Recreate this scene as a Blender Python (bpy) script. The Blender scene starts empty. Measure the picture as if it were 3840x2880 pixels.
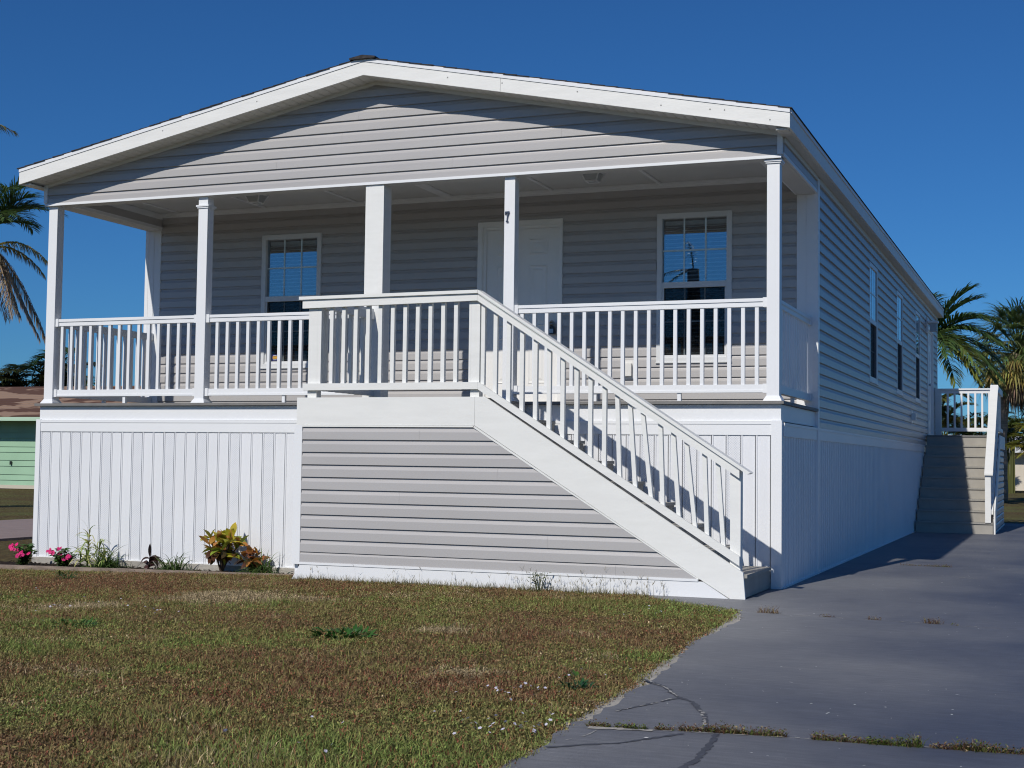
import bpy, math, random
import numpy as np
from mathutils import Vector, Matrix

random.seed(7)
RNG = np.random.default_rng(11)
scene = bpy.context.scene
COL = scene.collection

# ------------------------------------------------------------------ camera
YAW, PITCH, ROLL = -0.3733, 0.0541, 0.0126
CAM = Vector((2.4815, -13.2984, -0.5933))
fw = Vector((math.sin(YAW) * math.cos(PITCH), math.cos(YAW) * math.cos(PITCH), math.sin(PITCH)))
rt = Vector((math.cos(YAW), -math.sin(YAW), 0))
up = rt.cross(fw)
r2 = rt * math.cos(ROLL) + up * math.sin(ROLL)
u2 = -rt * math.sin(ROLL) + up * math.cos(ROLL)
cd = bpy.data.cameras.new('camera')
cam = bpy.data.objects.new('camera', cd)
COL.objects.link(cam)
cam.matrix_world = Matrix(((r2.x, u2.x, -fw.x, CAM.x), (r2.y, u2.y, -fw.y, CAM.y), (r2.z, u2.z, -fw.z, CAM.z), (0, 0, 0, 1)))
cd.sensor_fit = 'HORIZONTAL'
cd.sensor_width = 36.0
cd.lens = 5288.04 / 3840 * 36.0
cd.clip_start = 0.1
cd.clip_end = 3000
scene.camera = cam
scene.cycles.filter_width = 1.1
scene.cycles.use_denoising = True
scene.cycles.denoising_prefilter = 'FAST'

# ------------------------------------------------------------------ sky and sun
SUND = Vector((0.155, 1.0, -0.80)).normalized()          # the way the light travels
world = bpy.data.worlds.new('World')
scene.world = world
world.use_nodes = True
wt = world.node_tree
wt.nodes.clear()
sky = wt.nodes.new('ShaderNodeTexSky')
sky.sky_type = 'NISHITA'
sky.sun_disc = False
sky.sun_elevation = math.asin(-SUND.z)
sky.sun_rotation = math.atan2(-SUND.x, -SUND.y)
sky.altitude = 0
sky.air_density = 1.0
sky.dust_density = 0.0
sky.ozone_density = 10.0
bg = wt.nodes.new('ShaderNodeBackground')
bg.inputs['Strength'].default_value = 0.073
wo = wt.nodes.new('ShaderNodeOutputWorld')
tint = wt.nodes.new('ShaderNodeMix')            # a deep, clear winter blue
tint.data_type = 'RGBA'
tint.blend_type = 'MULTIPLY'
tint.inputs[0].default_value = 1.0
tint.inputs[7].default_value = (0.36, 0.685, 0.92, 1)
wt.links.new(sky.outputs[0], tint.inputs[6])
wt.links.new(tint.outputs[2], bg.inputs[0])
wt.links.new(bg.outputs[0], wo.inputs[0])
sl = bpy.data.lights.new('sun', 'SUN')
sl.energy = 3.4
sl.angle = math.radians(0.53)
sl.color = (1.0, 0.955, 0.885)
sun = bpy.data.objects.new('sun', sl)
COL.objects.link(sun)
sun.location = (-6, -30, 30)
sun.rotation_euler = SUND.to_track_quat('-Z', 'Y').to_euler()
vs = scene.view_settings
vs.view_transform = 'Standard'
vs.look = 'None'
vs.exposure = 0.0
vs.gamma = 1.0
vs.use_curve_mapping = False

# ------------------------------------------------------------------ materials
MATS = {}


def nd(t, kind, **kw):
    n = t.nodes.new(kind)
    for k, v in kw.items():
        setattr(n, k, v)
    return n


def mat(name, col, rough=0.5, spec=0.5, var=0.0, vscale=4.0, bump=0.0, bscale=60.0, stretch=(1, 1, 1), col2=None, metal=0.0):
    m = bpy.data.materials.new(name)
    m.use_nodes = True
    t = m.node_tree
    b = t.nodes['Principled BSDF']
    b.inputs['Base Color'].default_value = (*col, 1)
    b.inputs['Roughness'].default_value = rough
    b.inputs['Specular IOR Level'].default_value = spec
    b.inputs['Metallic'].default_value = metal
    if var or bump:
        tc = nd(t, 'ShaderNodeTexCoord')
        mp = nd(t, 'ShaderNodeMapping')
        mp.inputs['Scale'].default_value = stretch
        geo = nd(t, 'ShaderNodeNewGeometry')
        t.links.new(geo.outputs['Position'], mp.inputs[0])
    if var:
        n = nd(t, 'ShaderNodeTexNoise')
        n.inputs['Scale'].default_value = vscale
        n.inputs['Detail'].default_value = 5
        t.links.new(mp.outputs[0], n.inputs['Vector'])
        cr = nd(t, 'ShaderNodeValToRGB')
        cr.color_ramp.elements[0].position = 0.3
        cr.color_ramp.elements[1].position = 0.7
        c0 = tuple(c * (1 - var) for c in col)
        c1 = col2 if col2 else tuple(min(1, c * (1 + var)) for c in col)
        cr.color_ramp.elements[0].color = (*c0, 1)
        cr.color_ramp.elements[1].color = (*c1, 1)
        t.links.new(n.outputs[0], cr.inputs[0])
        t.links.new(cr.outputs[0], b.inputs['Base Color'])
    if bump:
        n2 = nd(t, 'ShaderNodeTexNoise')
        n2.inputs['Scale'].default_value = bscale
        n2.inputs['Detail'].default_value = 4
        t.links.new(mp.outputs[0], n2.inputs['Vector'])
        bp = nd(t, 'ShaderNodeBump')
        bp.inputs['Strength'].default_value = bump
        bp.inputs['Distance'].default_value = 0.01
        t.links.new(n2.outputs[0], bp.inputs['Height'])
        t.links.new(bp.outputs[0], b.inputs['Normal'])
    MATS[name] = m
    return m


WHITE = mat('white_vinyl', (0.81, 0.82, 0.825), 0.42, 0.4, 0.018, 1.6)
PAINT = mat('offwhite_paint', (0.80, 0.80, 0.765), 0.5, 0.4, 0.03, 3.0, 0.12, 40, (1, 1, 6))
FASC = mat('fascia_paint', (0.81, 0.805, 0.765), 0.5, 0.4, 0.04, 2.5, 0.15, 30, (1, 6, 6))
SIDING = mat('grey_siding', (0.45, 0.435, 0.425), 0.38, 0.5, 0.035, 0.8, 0.10, 55, (1, 1, 5))
SKIRT = mat('white_skirting', (0.775, 0.785, 0.80), 0.42, 0.4, 0.03, 1.3)
SOFFIT = mat('soffit_vinyl', (0.70, 0.69, 0.64), 0.6, 0.3)
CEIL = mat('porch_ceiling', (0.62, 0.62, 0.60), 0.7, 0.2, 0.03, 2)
SHEATH = mat('sheathing', (0.30, 0.29, 0.28), 0.8)
DECK = mat('composite_decking', (0.20, 0.195, 0.185), 0.6, 0.3, 0.10, 8, 0.2, 90, (1, 12, 1))
TREAD = mat('tread_composite', (0.34, 0.325, 0.29), 0.6, 0.3, 0.10, 8, 0.2, 90, (12, 1, 1))
RISER = mat('riser_composite', (0.36, 0.34, 0.30), 0.65, 0.25, 0.08, 6)
SHINGLE = mat('dark_shingle', (0.055, 0.052, 0.052), 0.9, 0.2, 0.35, 20, 0.6, 200)
DOORM = mat('door_paint', (0.84, 0.83, 0.80), 0.35, 0.5, 0.02, 3)
TRIMW = mat('window_trim', (0.70, 0.71, 0.71), 0.4, 0.4)
BLACK = mat('black_metal', (0.02, 0.02, 0.022), 0.35, 0.5)
STEEL = mat('brushed_metal', (0.35, 0.35, 0.36), 0.35, 0.5, metal=0.9)
BLIND = mat('blind_slats', (0.80, 0.82, 0.84), 0.5)
MUNT = mat('grille_bars', (0.70, 0.82, 0.86), 0.4)
DARKIN = mat('interior_paint', (0.22, 0.21, 0.20), 0.8)
CONC = mat('concrete', (0.40, 0.375, 0.33), 0.85, 0.2, 0.2, 9, 0.4, 70)
SOIL = mat('mulch_soil', (0.035, 0.025, 0.018), 0.95, 0.1, 0.5, 30, 1.0, 60)
TIMBER = mat('weathered_timber', (0.30, 0.235, 0.185), 0.85, 0.2, 0.3, 5, 0.6, 60, (1, 8, 8))
NAVY = mat('sticker_navy', (0.02, 0.02, 0.12), 0.4)
GOLD = mat('sticker_gold', (0.65, 0.35, 0.04), 0.4)
PLASTIC = mat('white_plastic', (0.74, 0.73, 0.70), 0.4)
FROST = mat('frosted_glass', (0.42, 0.44, 0.45), 0.25, 0.6)
NUMB = mat('nickel_number', (0.10, 0.11, 0.14), 0.28, 0.6, metal=0.6)


def vent_mat():
    m = mat('vented_skirting', (0.78, 0.80, 0.84), 0.45, 0.4)
    t = m.node_tree
    b = t.nodes['Principled BSDF']
    g = nd(t, 'ShaderNodeNewGeometry')
    s = nd(t, 'ShaderNodeSeparateXYZ')
    t.links.new(g.outputs['Position'], s.inputs[0])
    outs = []
    for ax in ('X', 'Z'):
        mu = nd(t, 'ShaderNodeMath', operation='MULTIPLY')
        mu.inputs[1].default_value = 2 * math.pi / 0.0236
        t.links.new(s.outputs[ax], mu.inputs[0])
        si = nd(t, 'ShaderNodeMath', operation='SINE')
        t.links.new(mu.outputs[0], si.inputs[0])
        outs.append(si)
    pr = nd(t, 'ShaderNodeMath', operation='MULTIPLY')
    t.links.new(outs[0].outputs[0], pr.inputs[0])
    t.links.new(outs[1].outputs[0], pr.inputs[1])
    gt = nd(t, 'ShaderNodeMath', operation='GREATER_THAN')
    gt.inputs[1].default_value = 0.45
    t.links.new(pr.outputs[0], gt.inputs[0])
    mx = nd(t, 'ShaderNodeMix', data_type='RGBA')
    mx.inputs[6].default_value = (0.765, 0.775, 0.79, 1)
    mx.inputs[7].default_value = (0.58, 0.60, 0.64, 1)
    t.links.new(gt.outputs[0], mx.inputs[0])
    t.links.new(mx.outputs[2], b.inputs['Base Color'])
    return m


VENT = vent_mat()


def glass_mat(name, tint, fac, rough=0.0):
    m = bpy.data.materials.new(name)
    m.use_nodes = True
    t = m.node_tree
    t.nodes.clear()
    o = nd(t, 'ShaderNodeOutputMaterial')
    tr = nd(t, 'ShaderNodeBsdfTransparent')
    tr.inputs[0].default_value = (*tint, 1)
    gl = nd(t, 'ShaderNodeBsdfGlossy')
    gl.inputs['Roughness'].default_value = rough
    gl.inputs['Color'].default_value = (0.92, 0.97, 1.0, 1)
    lw = nd(t, 'ShaderNodeFresnel')
    lw.inputs['IOR'].default_value = 1.5
    ad = nd(t, 'ShaderNodeMath', operation='ADD')
    ad.use_clamp = True
    ad.inputs[1].default_value = fac
    t.links.new(lw.outputs[0], ad.inputs[0])
    mx = nd(t, 'ShaderNodeMixShader')
    t.links.new(ad.outputs[0], mx.inputs[0])
    t.links.new(tr.outputs[0], mx.inputs[1])
    t.links.new(gl.outputs[0], mx.inputs[2])
    t.links.new(mx.outputs[0], o.inputs[0])
    return m


GLASS = glass_mat('window_glass', (0.90, 0.93, 0.94), 0.16)
GLASS2 = glass_mat('lower_glass', (0.72, 0.76, 0.76), 0.06)


def screen_mat():
    m = bpy.data.materials.new('insect_screen')
    m.use_nodes = True
    t = m.node_tree
    t.nodes.clear()
    o = nd(t, 'ShaderNodeOutputMaterial')
    tr = nd(t, 'ShaderNodeBsdfTransparent')
    di = nd(t, 'ShaderNodeBsdfDiffuse')
    di.inputs[0].default_value = (0.02, 0.021, 0.022, 1)
    mx = nd(t, 'ShaderNodeMixShader')
    mx.inputs[0].default_value = 0.35
    t.links.new(tr.outputs[0], mx.inputs[1])
    t.links.new(di.outputs[0], mx.inputs[2])
    t.links.new(mx.outputs[0], o.inputs[0])
    return m


SCREEN = screen_mat()


def leaf_mat(name, rough=0.5, trans=0.25, gain=1.0, spec=0.3):
    m = bpy.data.materials.new(name)
    m.use_nodes = True
    t = m.node_tree
    t.nodes.clear()
    o = nd(t, 'ShaderNodeOutputMaterial')
    at = nd(t, 'ShaderNodeAttribute', attribute_name='Col')
    b = nd(t, 'ShaderNodeBsdfPrincipled')
    b.inputs['Roughness'].default_value = rough
    b.inputs['Specular IOR Level'].default_value = spec
    t.links.new(at.outputs['Color'], b.inputs['Base Color'])
    tl = nd(t, 'ShaderNodeBsdfTranslucent')
    t.links.new(at.outputs['Color'], tl.inputs[0])
    mx = nd(t, 'ShaderNodeMixShader')
    mx.inputs[0].default_value = trans
    t.links.new(b.outputs[0], mx.inputs[1])
    t.links.new(tl.outputs[0], mx.inputs[2])
    t.links.new(mx.outputs[0], o.inputs[0])
    return m


LEAF = leaf_mat('leaf', 0.45, 0.25)
GRASSM = leaf_mat('grass_blades', 0.65, 0.2, spec=0.15)
PETAL = leaf_mat('petal', 0.6, 0.3)
BARK = mat('palm_bark', (0.24, 0.20, 0.165), 0.9, 0.2, 0.3, 3, 0.8, 14, (1, 1, 5))
BARK2 = mat('sabal_bark', (0.30, 0.235, 0.18), 0.9, 0.2, 0.3, 3, 0.8, 14, (1, 1, 5))

# ------------------------------------------------------------------ object helpers
WL = {}


def put(o, loc, parent=None):
    COL.objects.link(o)
    loc = Vector(loc)
    if parent is not None:
        o.parent = parent
        o.location = loc - WL[parent.name]
    else:
        o.location = loc
    WL[o.name] = loc
    return o


def tag(o, label=None, cat=None, group=None, kind=None):
    if label: o['label'] = label
    if cat: o['category'] = cat
    if group: o['group'] = group
    if kind: o['kind'] = kind
    return o


def thing(name, loc, label, cat, group=None):
    return tag(put(bpy.data.objects.new(name, None), loc), label, cat, group)


def add(name, verts, faces, m, parent=None, smooth=False, cols=None):
    v = np.asarray(verts, float)
    mn, mx = v.min(0), v.max(0)
    org = np.array([(mn[0] + mx[0]) / 2, (mn[1] + mx[1]) / 2, mn[2]])
    me = bpy.data.meshes.new(name)
    me.from_pydata((v - org).tolist(), [], faces)
    if smooth:
        me.polygons.foreach_set('use_smooth', [True] * len(me.polygons))
    if cols is not None:
        ca = me.color_attributes.new('Col', 'FLOAT_COLOR', 'POINT')
        c = np.ones((len(v), 4), np.float32)
        c[:, :3] = np.asarray(cols)
        ca.data.foreach_set('color', c.ravel())
    me.materials.append(m)
    me.update()
    return put(bpy.data.objects.new(name, me), org, parent)


BOXF = [(0, 3, 2, 1), (4, 5, 6, 7), (0, 1, 5, 4), (1, 2, 6, 5), (2, 3, 7, 6), (3, 0, 4, 7)]
BCACHE = {}


def box(name, x0, x1, y0, y1, z0, z1, m, parent=None):
    if x1 < x0: x0, x1 = x1, x0
    if y1 < y0: y0, y1 = y1, y0
    key = (round(x1 - x0, 4), round(y1 - y0, 4), round(z1 - z0, 4), m.name)
    me = BCACHE.get(key)
    if me is None:
        a, b, c = (x1 - x0) / 2, (y1 - y0) / 2, z1 - z0
        vs_ = [(-a, -b, 0), (a, -b, 0), (a, b, 0), (-a, b, 0), (-a, -b, c), (a, -b, c), (a, b, c), (-a, b, c)]
        me = bpy.data.meshes.new(name)
        me.from_pydata(vs_, [], BOXF)
        me.materials.append(m)
        BCACHE[key] = me
    return put(bpy.data.objects.new(name, me), ((x0 + x1) / 2, (y0 + y1) / 2, z0), parent)


class MB:
    def __init__(s):
        s.v, s.f, s.c = [], [], []

    def box(s, x0, x1, y0, y1, z0, z1):
        n = len(s.v)
        s.v += [(x0, y0, z0), (x1, y0, z0), (x1, y1, z0), (x0, y1, z0), (x0, y0, z1), (x1, y0, z1), (x1, y1, z1), (x0, y1, z1)]
        s.f += [tuple(n + i for i in f) for f in BOXF]
        return s

    def loops(s, A, B):
        """prism between two equal loops"""
        n, k = len(s.v), len(A)
        s.v += list(A) + list(B)
        s.f.append(tuple(n + i for i in range(k))[::-1])
        s.f.append(tuple(n + k + i for i in range(k)))
        for i in range(k):
            j = (i + 1) % k
            s.f.append((n + i, n + j, n + k + j, n + k + i))
        return s

    def py(s, poly, y0, y1):
        return s.loops([(x, y0, z) for x, z in poly], [(x, y1, z) for x, z in poly])

    def px(s, poly, x0, x1):
        return s.loops([(x0, y, z) for y, z in poly], [(x1, y, z) for y, z in poly])

    def pz(s, poly, z0, z1):
        return s.loops([(x, y, z0) for x, y in poly], [(x, y, z1) for x, y in poly])

    def leaf(s, base, d, length, width, droop=0.3, roll=0.0, col=(0.1, 0.2, 0.05), col2=None, seg=4, shape=None, fold=0.0):
        """a bent leaf blade; d = start direction, droop bends it down"""
        d = Vector(d).normalized()
        p = Vector(base)
        side = d.cross(Vector((0, 0, 1)))
        if side.length < 0.05: side = Vector((1, 0, 0))
        side.normalize()
        side = Matrix.Rotation(roll, 3, d) @ side
        n = len(s.v)
        step = length / seg
        for i in range(seg + 1):
            t = i / seg
            w = width * (shape(t) if shape else math.sin(math.pi * min(1, 0.12 + 0.88 * t)) ** 0.8)
            c = col if col2 is None else tuple(col[q] * (1 - t) + col2[q] * t for q in range(3))
            nrm = d.cross(side)
            s.v += [tuple(p + side * w / 2 - nrm * fold * w), tuple(p - side * w / 2 - nrm * fold * w)]
            s.c += [c, c]
            if i < seg: s.f.append((n + 2 * i, n + 2 * i + 1, n + 2 * i + 3, n + 2 * i + 2))
            p = p + d * step
            d = (d + Vector((0, 0, -1)) * droop / seg).normalized()
        return s

    def tube(s, pts, rads, k=8, col=None):
        n = len(s.v)
        for i, (p, r) in enumerate(zip(pts, rads)):
            p = Vector(p)
            a = Vector(pts[max(0, i - 1)]); b = Vector(pts[min(len(pts) - 1, i + 1)])
            t = (b - a).normalized()
            u = t.cross(Vector((0, 1, 0.2)))
            if u.length < 0.1: u = t.cross(Vector((1, 0, 0)))
            u.normalize(); w = t.cross(u)
            for j in range(k):
                an = 2 * math.pi * j / k
                s.v.append(tuple(p + (u * math.cos(an) + w * math.sin(an)) * r))
                if col: s.c.append(col)
        for i in range(len(pts) - 1):
            for j in range(k):
                j2 = (j + 1) % k
                s.f.append((n + i * k + j, n + i * k + j2, n + (i + 1) * k + j2, n + (i + 1) * k + j))
        s.f.append(tuple(n + j for j in range(k))[::-1])
        s.f.append(tuple(n + (len(pts) - 1) * k + j for j in range(k)))
        return s

    def build(s, name, m, parent=None, smooth=False):
        return add(name, s.v, s.f, m, parent, smooth, s.c if s.c else None)


def bigmesh(name, V, T, C, m):
    """large triangle mesh from arrays"""
    me = bpy.data.meshes.new(name)
    nv, nt = len(V), len(T)
    me.vertices.add(nv)
    me.vertices.foreach_set('co', V.astype(np.float32).ravel())
    me.loops.add(nt * 3)
    me.loops.foreach_set('vertex_index', T.astype(np.int32).ravel())
    me.polygons.add(nt)
    me.polygons.foreach_set('loop_start', np.arange(0, nt * 3, 3, dtype=np.int32))
    me.update(calc_edges=True)
    ca = me.color_attributes.new('Col', 'FLOAT_COLOR', 'POINT')
    c = np.ones((nv, 4), np.float32)
    c[:, :3] = C
    ca.data.foreach_set('color', c.ravel())
    me.materials.append(m)
    return put(bpy.data.objects.new(name, me), (0, 0, 0))


# ------------------------------------------------------------------ ground
def groundz(x, y):
    """lawn height: level with the driveway, a little lower along the flower bed"""
    x = np.asarray(x, float); y = np.asarray(y, float)
    z = -1.782 - 0.05 * np.clip((-4.3 - x) / 0.7, 0, 1) - 0.012 * np.clip(-5 - x, 0, 3)
    return z


EDGE = [(-16, 0.95), (-9.2, 0.62), (-8.15, 0.47), (-7.92, 0.49), (-7.28, 0.42), (-6.57, 0.38), (-5.98, 0.35), (-5.51, 0.30), (-4.95, 0.28),
        (-4.08, 0.19), (-2.71, 0.14), (-2.05, 0.07), (-1.66, -0.5), (-1.48, -0.72), (-1.22, -0.97), (-0.5, -1.0), (30, -1.0)]
EY = np.array([e[0] for e in EDGE]); EX = np.array([e[1] for e in EDGE])


def edgex(y):
    return np.interp(y, EY, EX)


def grid_mesh(xs, ys, zf):
    V = [(x, y, float(zf(x, y))) for y in ys for x in xs]
    nx = len(xs)
    F = [(j * nx + i, j * nx + i + 1, (j + 1) * nx + i + 1, (j + 1) * nx + i) for j in range(len(ys) - 1) for i in range(nx - 1)]
    return V, F


def ground_mat():
    m = mat('lawn_ground', (0.1, 0.09, 0.05), 0.95, 0.1)
    t = m.node_tree
    b = t.nodes['Principled BSDF']
    g = nd(t, 'ShaderNodeNewGeometry')
    n1 = nd(t, 'ShaderNodeTexNoise'); n1.inputs['Scale'].default_value = 0.5; n1.inputs['Detail'].default_value = 6
    n2 = nd(t, 'ShaderNodeTexNoise'); n2.inputs['Scale'].default_value = 14; n2.inputs['Detail'].default_value = 6
    for n in (n1, n2): t.links.new(g.outputs['Position'], n.inputs['Vector'])
    c1 = nd(t, 'ShaderNodeValToRGB')
    e = c1.color_ramp.elements
    e[0].position = 0.35; e[0].color = (0.115, 0.085, 0.045, 1)
    e[1].position = 0.65; e[1].color = (0.13, 0.135, 0.055, 1)
    t.links.new(n1.outputs[0], c1.inputs[0])
    c2 = nd(t, 'ShaderNodeValToRGB')
    c2.color_ramp.elements[0].position = 0.3; c2.color_ramp.elements[0].color = (0.45, 0.42, 0.4, 1)
    c2.color_ramp.elements[1].position = 0.72; c2.color_ramp.elements[1].color = (1.5, 1.45, 1.3, 1)
    t.links.new(n2.outputs[0], c2.inputs[0])
    mx = nd(t, 'ShaderNodeMix', data_type='RGBA', blend_type='MULTIPLY'); mx.inputs[0].default_value = 1
    t.links.new(c1.outputs[0], mx.inputs[6]); t.links.new(c2.outputs[0], mx.inputs[7])
    t.links.new(mx.outputs[2], b.inputs['Base Color'])
    bp = nd(t, 'ShaderNodeBump'); bp.inputs['Strength'].default_value = 0.9; bp.inputs['Distance'].default_value = 0.03
    n3 = nd(t, 'ShaderNodeTexNoise'); n3.inputs['Scale'].default_value = 45; n3.inputs['Detail'].default_value = 4
    t.links.new(g.outputs['Position'], n3.inputs['Vector'])
    t.links.new(n3.outputs[0], bp.inputs['Height']); t.links.new(bp.outputs[0], b.inputs['Normal'])
    return m


GROUNDM = ground_mat()
xs = [-1500, -400, -120, -60, -30, -20, -14] + [round(-12 + 0.25 * i, 3) for i in range(57)] + [3, 5, 8, 14, 30, 80, 300, 1500]
ys = [-1500, -300, -60, -25, -16] + [round(-12 + 0.5 * i, 3) for i in range(27)] + [2, 4, 8, 12, 18, 25, 35, 50, 80, 120, 200, 500, 1500]
V, F = grid_mesh(xs, ys, groundz)
tag(add('ground', V, F, GROUNDM), kind='structure')


def drive_mat():
    m = mat('driveway_paint', (0.075, 0.08, 0.1), 0.6, 0.35)
    t = m.node_tree
    b = t.nodes['Principled BSDF']
    g = nd(t, 'ShaderNodeNewGeometry')
    n1 = nd(t, 'ShaderNodeTexNoise'); n1.inputs['Scale'].default_value = 0.7; n1.inputs['Detail'].default_value = 5
    t.links.new(g.outputs['Position'], n1.inputs['Vector'])
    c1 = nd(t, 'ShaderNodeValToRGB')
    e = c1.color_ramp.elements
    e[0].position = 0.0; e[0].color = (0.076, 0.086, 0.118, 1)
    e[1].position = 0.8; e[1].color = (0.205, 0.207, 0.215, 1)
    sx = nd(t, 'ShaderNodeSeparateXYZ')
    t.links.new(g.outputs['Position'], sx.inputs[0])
    mr = nd(t, 'ShaderNodeMapRange')  # paler, greyer lawn side: own colour, plus lens falloff and camera tone painted in
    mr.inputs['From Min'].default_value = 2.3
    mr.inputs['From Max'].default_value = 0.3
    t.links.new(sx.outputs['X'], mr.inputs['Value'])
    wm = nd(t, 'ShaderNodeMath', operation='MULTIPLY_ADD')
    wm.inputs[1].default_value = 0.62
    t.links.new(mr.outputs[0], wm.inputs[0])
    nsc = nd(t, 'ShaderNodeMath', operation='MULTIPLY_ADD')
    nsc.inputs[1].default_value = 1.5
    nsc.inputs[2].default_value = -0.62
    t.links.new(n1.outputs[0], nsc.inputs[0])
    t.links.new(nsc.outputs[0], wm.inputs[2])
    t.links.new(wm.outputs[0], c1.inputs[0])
    # brush streaks and scuffs across the slab
    mp = nd(t, 'ShaderNodeMapping'); mp.inputs['Scale'].default_value = (2.2, 14, 1)
    t.links.new(g.outputs['Position'], mp.inputs[0])
    n2 = nd(t, 'ShaderNodeTexNoise'); n2.inputs['Scale'].default_value = 2.2; n2.inputs['Detail'].default_value = 7; n2.inputs['Roughness'].default_value = 0.7
    t.links.new(mp.outputs[0], n2.inputs['Vector'])
    c2 = nd(t, 'ShaderNodeValToRGB')
    c2.color_ramp.elements[0].position = 0.38; c2.color_ramp.elements[0].color = (0.86, 0.86, 0.86, 1)
    c2.color_ramp.elements[1].position = 0.62; c2.color_ramp.elements[1].color = (1.1, 1.1, 1.1, 1)
    x = c2.color_ramp.elements.new(0.8); x.color = (1.9, 1.85, 1.75, 1)
    t.links.new(n2.outputs[0], c2.inputs[0])
    mx = nd(t, 'ShaderNodeMix', data_type='RGBA', blend_type='MULTIPLY'); mx.inputs[0].default_value = 1
    t.links.new(c1.outputs[0], mx.inputs[6]); t.links.new(c2.outputs[0], mx.inputs[7])
    # fine sandy grain
    n4 = nd(t, 'ShaderNodeTexNoise'); n4.inputs['Scale'].default_value = 260; n4.inputs['Detail'].default_value = 3
    t.links.new(g.outputs['Position'], n4.inputs['Vector'])
    c4 = nd(t, 'ShaderNodeValToRGB')
    c4.color_ramp.elements[0].position = 0.3; c4.color_ramp.elements[0].color = (0.82, 0.82, 0.82, 1)
    c4.color_ramp.elements[1].position = 0.7; c4.color_ramp.elements[1].color = (1.15, 1.15, 1.15, 1)
    t.links.new(n4.outputs[0], c4.inputs[0])
    mx4 = nd(t, 'ShaderNodeMix', data_type='RGBA', blend_type='MULTIPLY'); mx4.inputs[0].default_value = 1
    t.links.new(mx.outputs[2], mx4.inputs[6]); t.links.new(c4.outputs[0], mx4.inputs[7])
    t.links.new(mx4.outputs[2], b.inputs['Base Color'])
    bp = nd(t, 'ShaderNodeBump'); bp.inputs['Strength'].default_value = 0.25; bp.inputs['Distance'].default_value = 0.004
    t.links.new(n4.outputs[0], bp.inputs['Height']); t.links.new(bp.outputs[0], b.inputs['Normal'])
    return m


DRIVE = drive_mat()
DRIVED = mat('crack_sealer', (0.066, 0.071, 0.088), 0.6, 0.3, 0.2, 20)
CHALK = mat('exposed_concrete', (0.36, 0.35, 0.33), 0.9, 0.2, 0.35, 30)
GZ = -1.765
SEAMS = [[(0.40, -7.29), (0.73, -7.24), (1.03, -7.18), (1.37, -7.15), (1.64, -7.15), (2.3, -7.1), (4.6, -7.0)],
         [(0.0, -2.12), (0.5, -2.2), (1.19, -2.27), (1.63, -2.34), (2.2, -2.46), (4.6, -2.8)],
         [(-1.0, 4.0), (0.69, 3.89), (1.26, 3.85), (4.6, 3.7)],
         [(-1.0, 10.1), (1.2, 10.4), (4.6, 10.2)]]
RX = 4.6
# concrete bed of the driveway, showing pale along the ragged lawn edge
ely = np.concatenate([np.arange(-16, -9, 1.0), np.arange(-9, -1.2, 0.09), [-1.2, -0.5, 17.8]])
elx = edgex(ely) - 0.01 - 0.05 * RNG.random(len(ely))
poly = [(float(x), float(y)) for x, y in zip(elx, ely)] + [(RX, 17.8), (RX, -16)]
driveway = tag(MB().pz(poly, GZ - 0.10, GZ - 0.012).build('driveway', CONC), kind='structure')
low = [(0.95, -16.0), (RX, -16.0)]
bounds = [low] + SEAMS + [[(-1.0, 17.78), (RX, 17.78)]]
for k in range(len(bounds) - 1):
    a, b_ = bounds[k], bounds[k + 1]
    g0 = 0.008
    y0, y1 = a[0][1], b_[0][1]
    yy = np.arange(y0 + 0.06, y1 - 0.05, 0.07) if y0 < -1.3 and k > 0 else np.array([y0 + 0.5 * (y1 - y0)])
    if k == 0: yy = np.concatenate([np.arange(-15, -9.1, 1.0), np.arange(-9.0, y1 - 0.05, 0.07)])
    yy = np.array([y for y in yy if y < -1.0] or [y0 + .1])
    wob = np.cumsum(RNG.normal(0, 0.012, len(yy))); wob -= np.linspace(wob[0], wob[-1], len(yy)); wob += RNG.normal(0, 0.012, len(yy))
    left = [(float(edgex(y) + w), float(y)) for y, w in zip(yy, wob)]
    if k == 2: left = left + [(-1.0, -1.0), (-1.0, 3.9)]
    if k > 2: left = []
    pol = [(x, y + g0) for x, y in a]
    top = [(x, y - g0) for x, y in b_]
    lower = [(max(x, float(edgex(y)) if y < -1 else x), y) for x, y in pol]
    upper = [(max(x, float(edgex(y)) if y < -1 else x), y) for x, y in top]
    P = lower + upper[::-1] + left[::-1]
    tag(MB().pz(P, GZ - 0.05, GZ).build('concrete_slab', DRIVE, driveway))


def ribbon(name, pts, w, m, jitter, z, gaps=0.0, parent=None):
    """an irregular thin patch following a line on the ground"""
    mb = MB()
    P = [np.array(p) for p in pts]
    fine = []
    for a, b in zip(P[:-1], P[1:]):
        n = max(2, int(np.linalg.norm(b - a) / 0.02))
        for i in range(n): fine.append(a + (b - a) * i / n)
    fine.append(P[-1])
    off = np.convolve(RNG.normal(0, jitter, len(fine) + 8), np.ones(9) / 3.0, 'valid')
    prev = None
    for i, p in enumerate(fine):
        d = fine[min(i + 1, len(fine) - 1)] - fine[max(i - 1, 0)]
        d = d / (np.linalg.norm(d) + 1e-9)
        nrm = np.array([-d[1], d[0]])
        c = p + nrm * off[min(i, len(off) - 1)]
        hw = w * (0.35 + 0.9 * RNG.random()) / 2
        cur = (c + nrm * hw, c - nrm * hw)
        if prev is not None and RNG.random() > gaps:
            n = len(mb.v)
            for q in (prev[0], prev[1], cur[1], cur[0]): mb.v.append((q[0], q[1], z))
            mb.f.append((n, n + 1, n + 2, n + 3))
        prev = cur
    return mb.build(name, m, parent)


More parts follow.
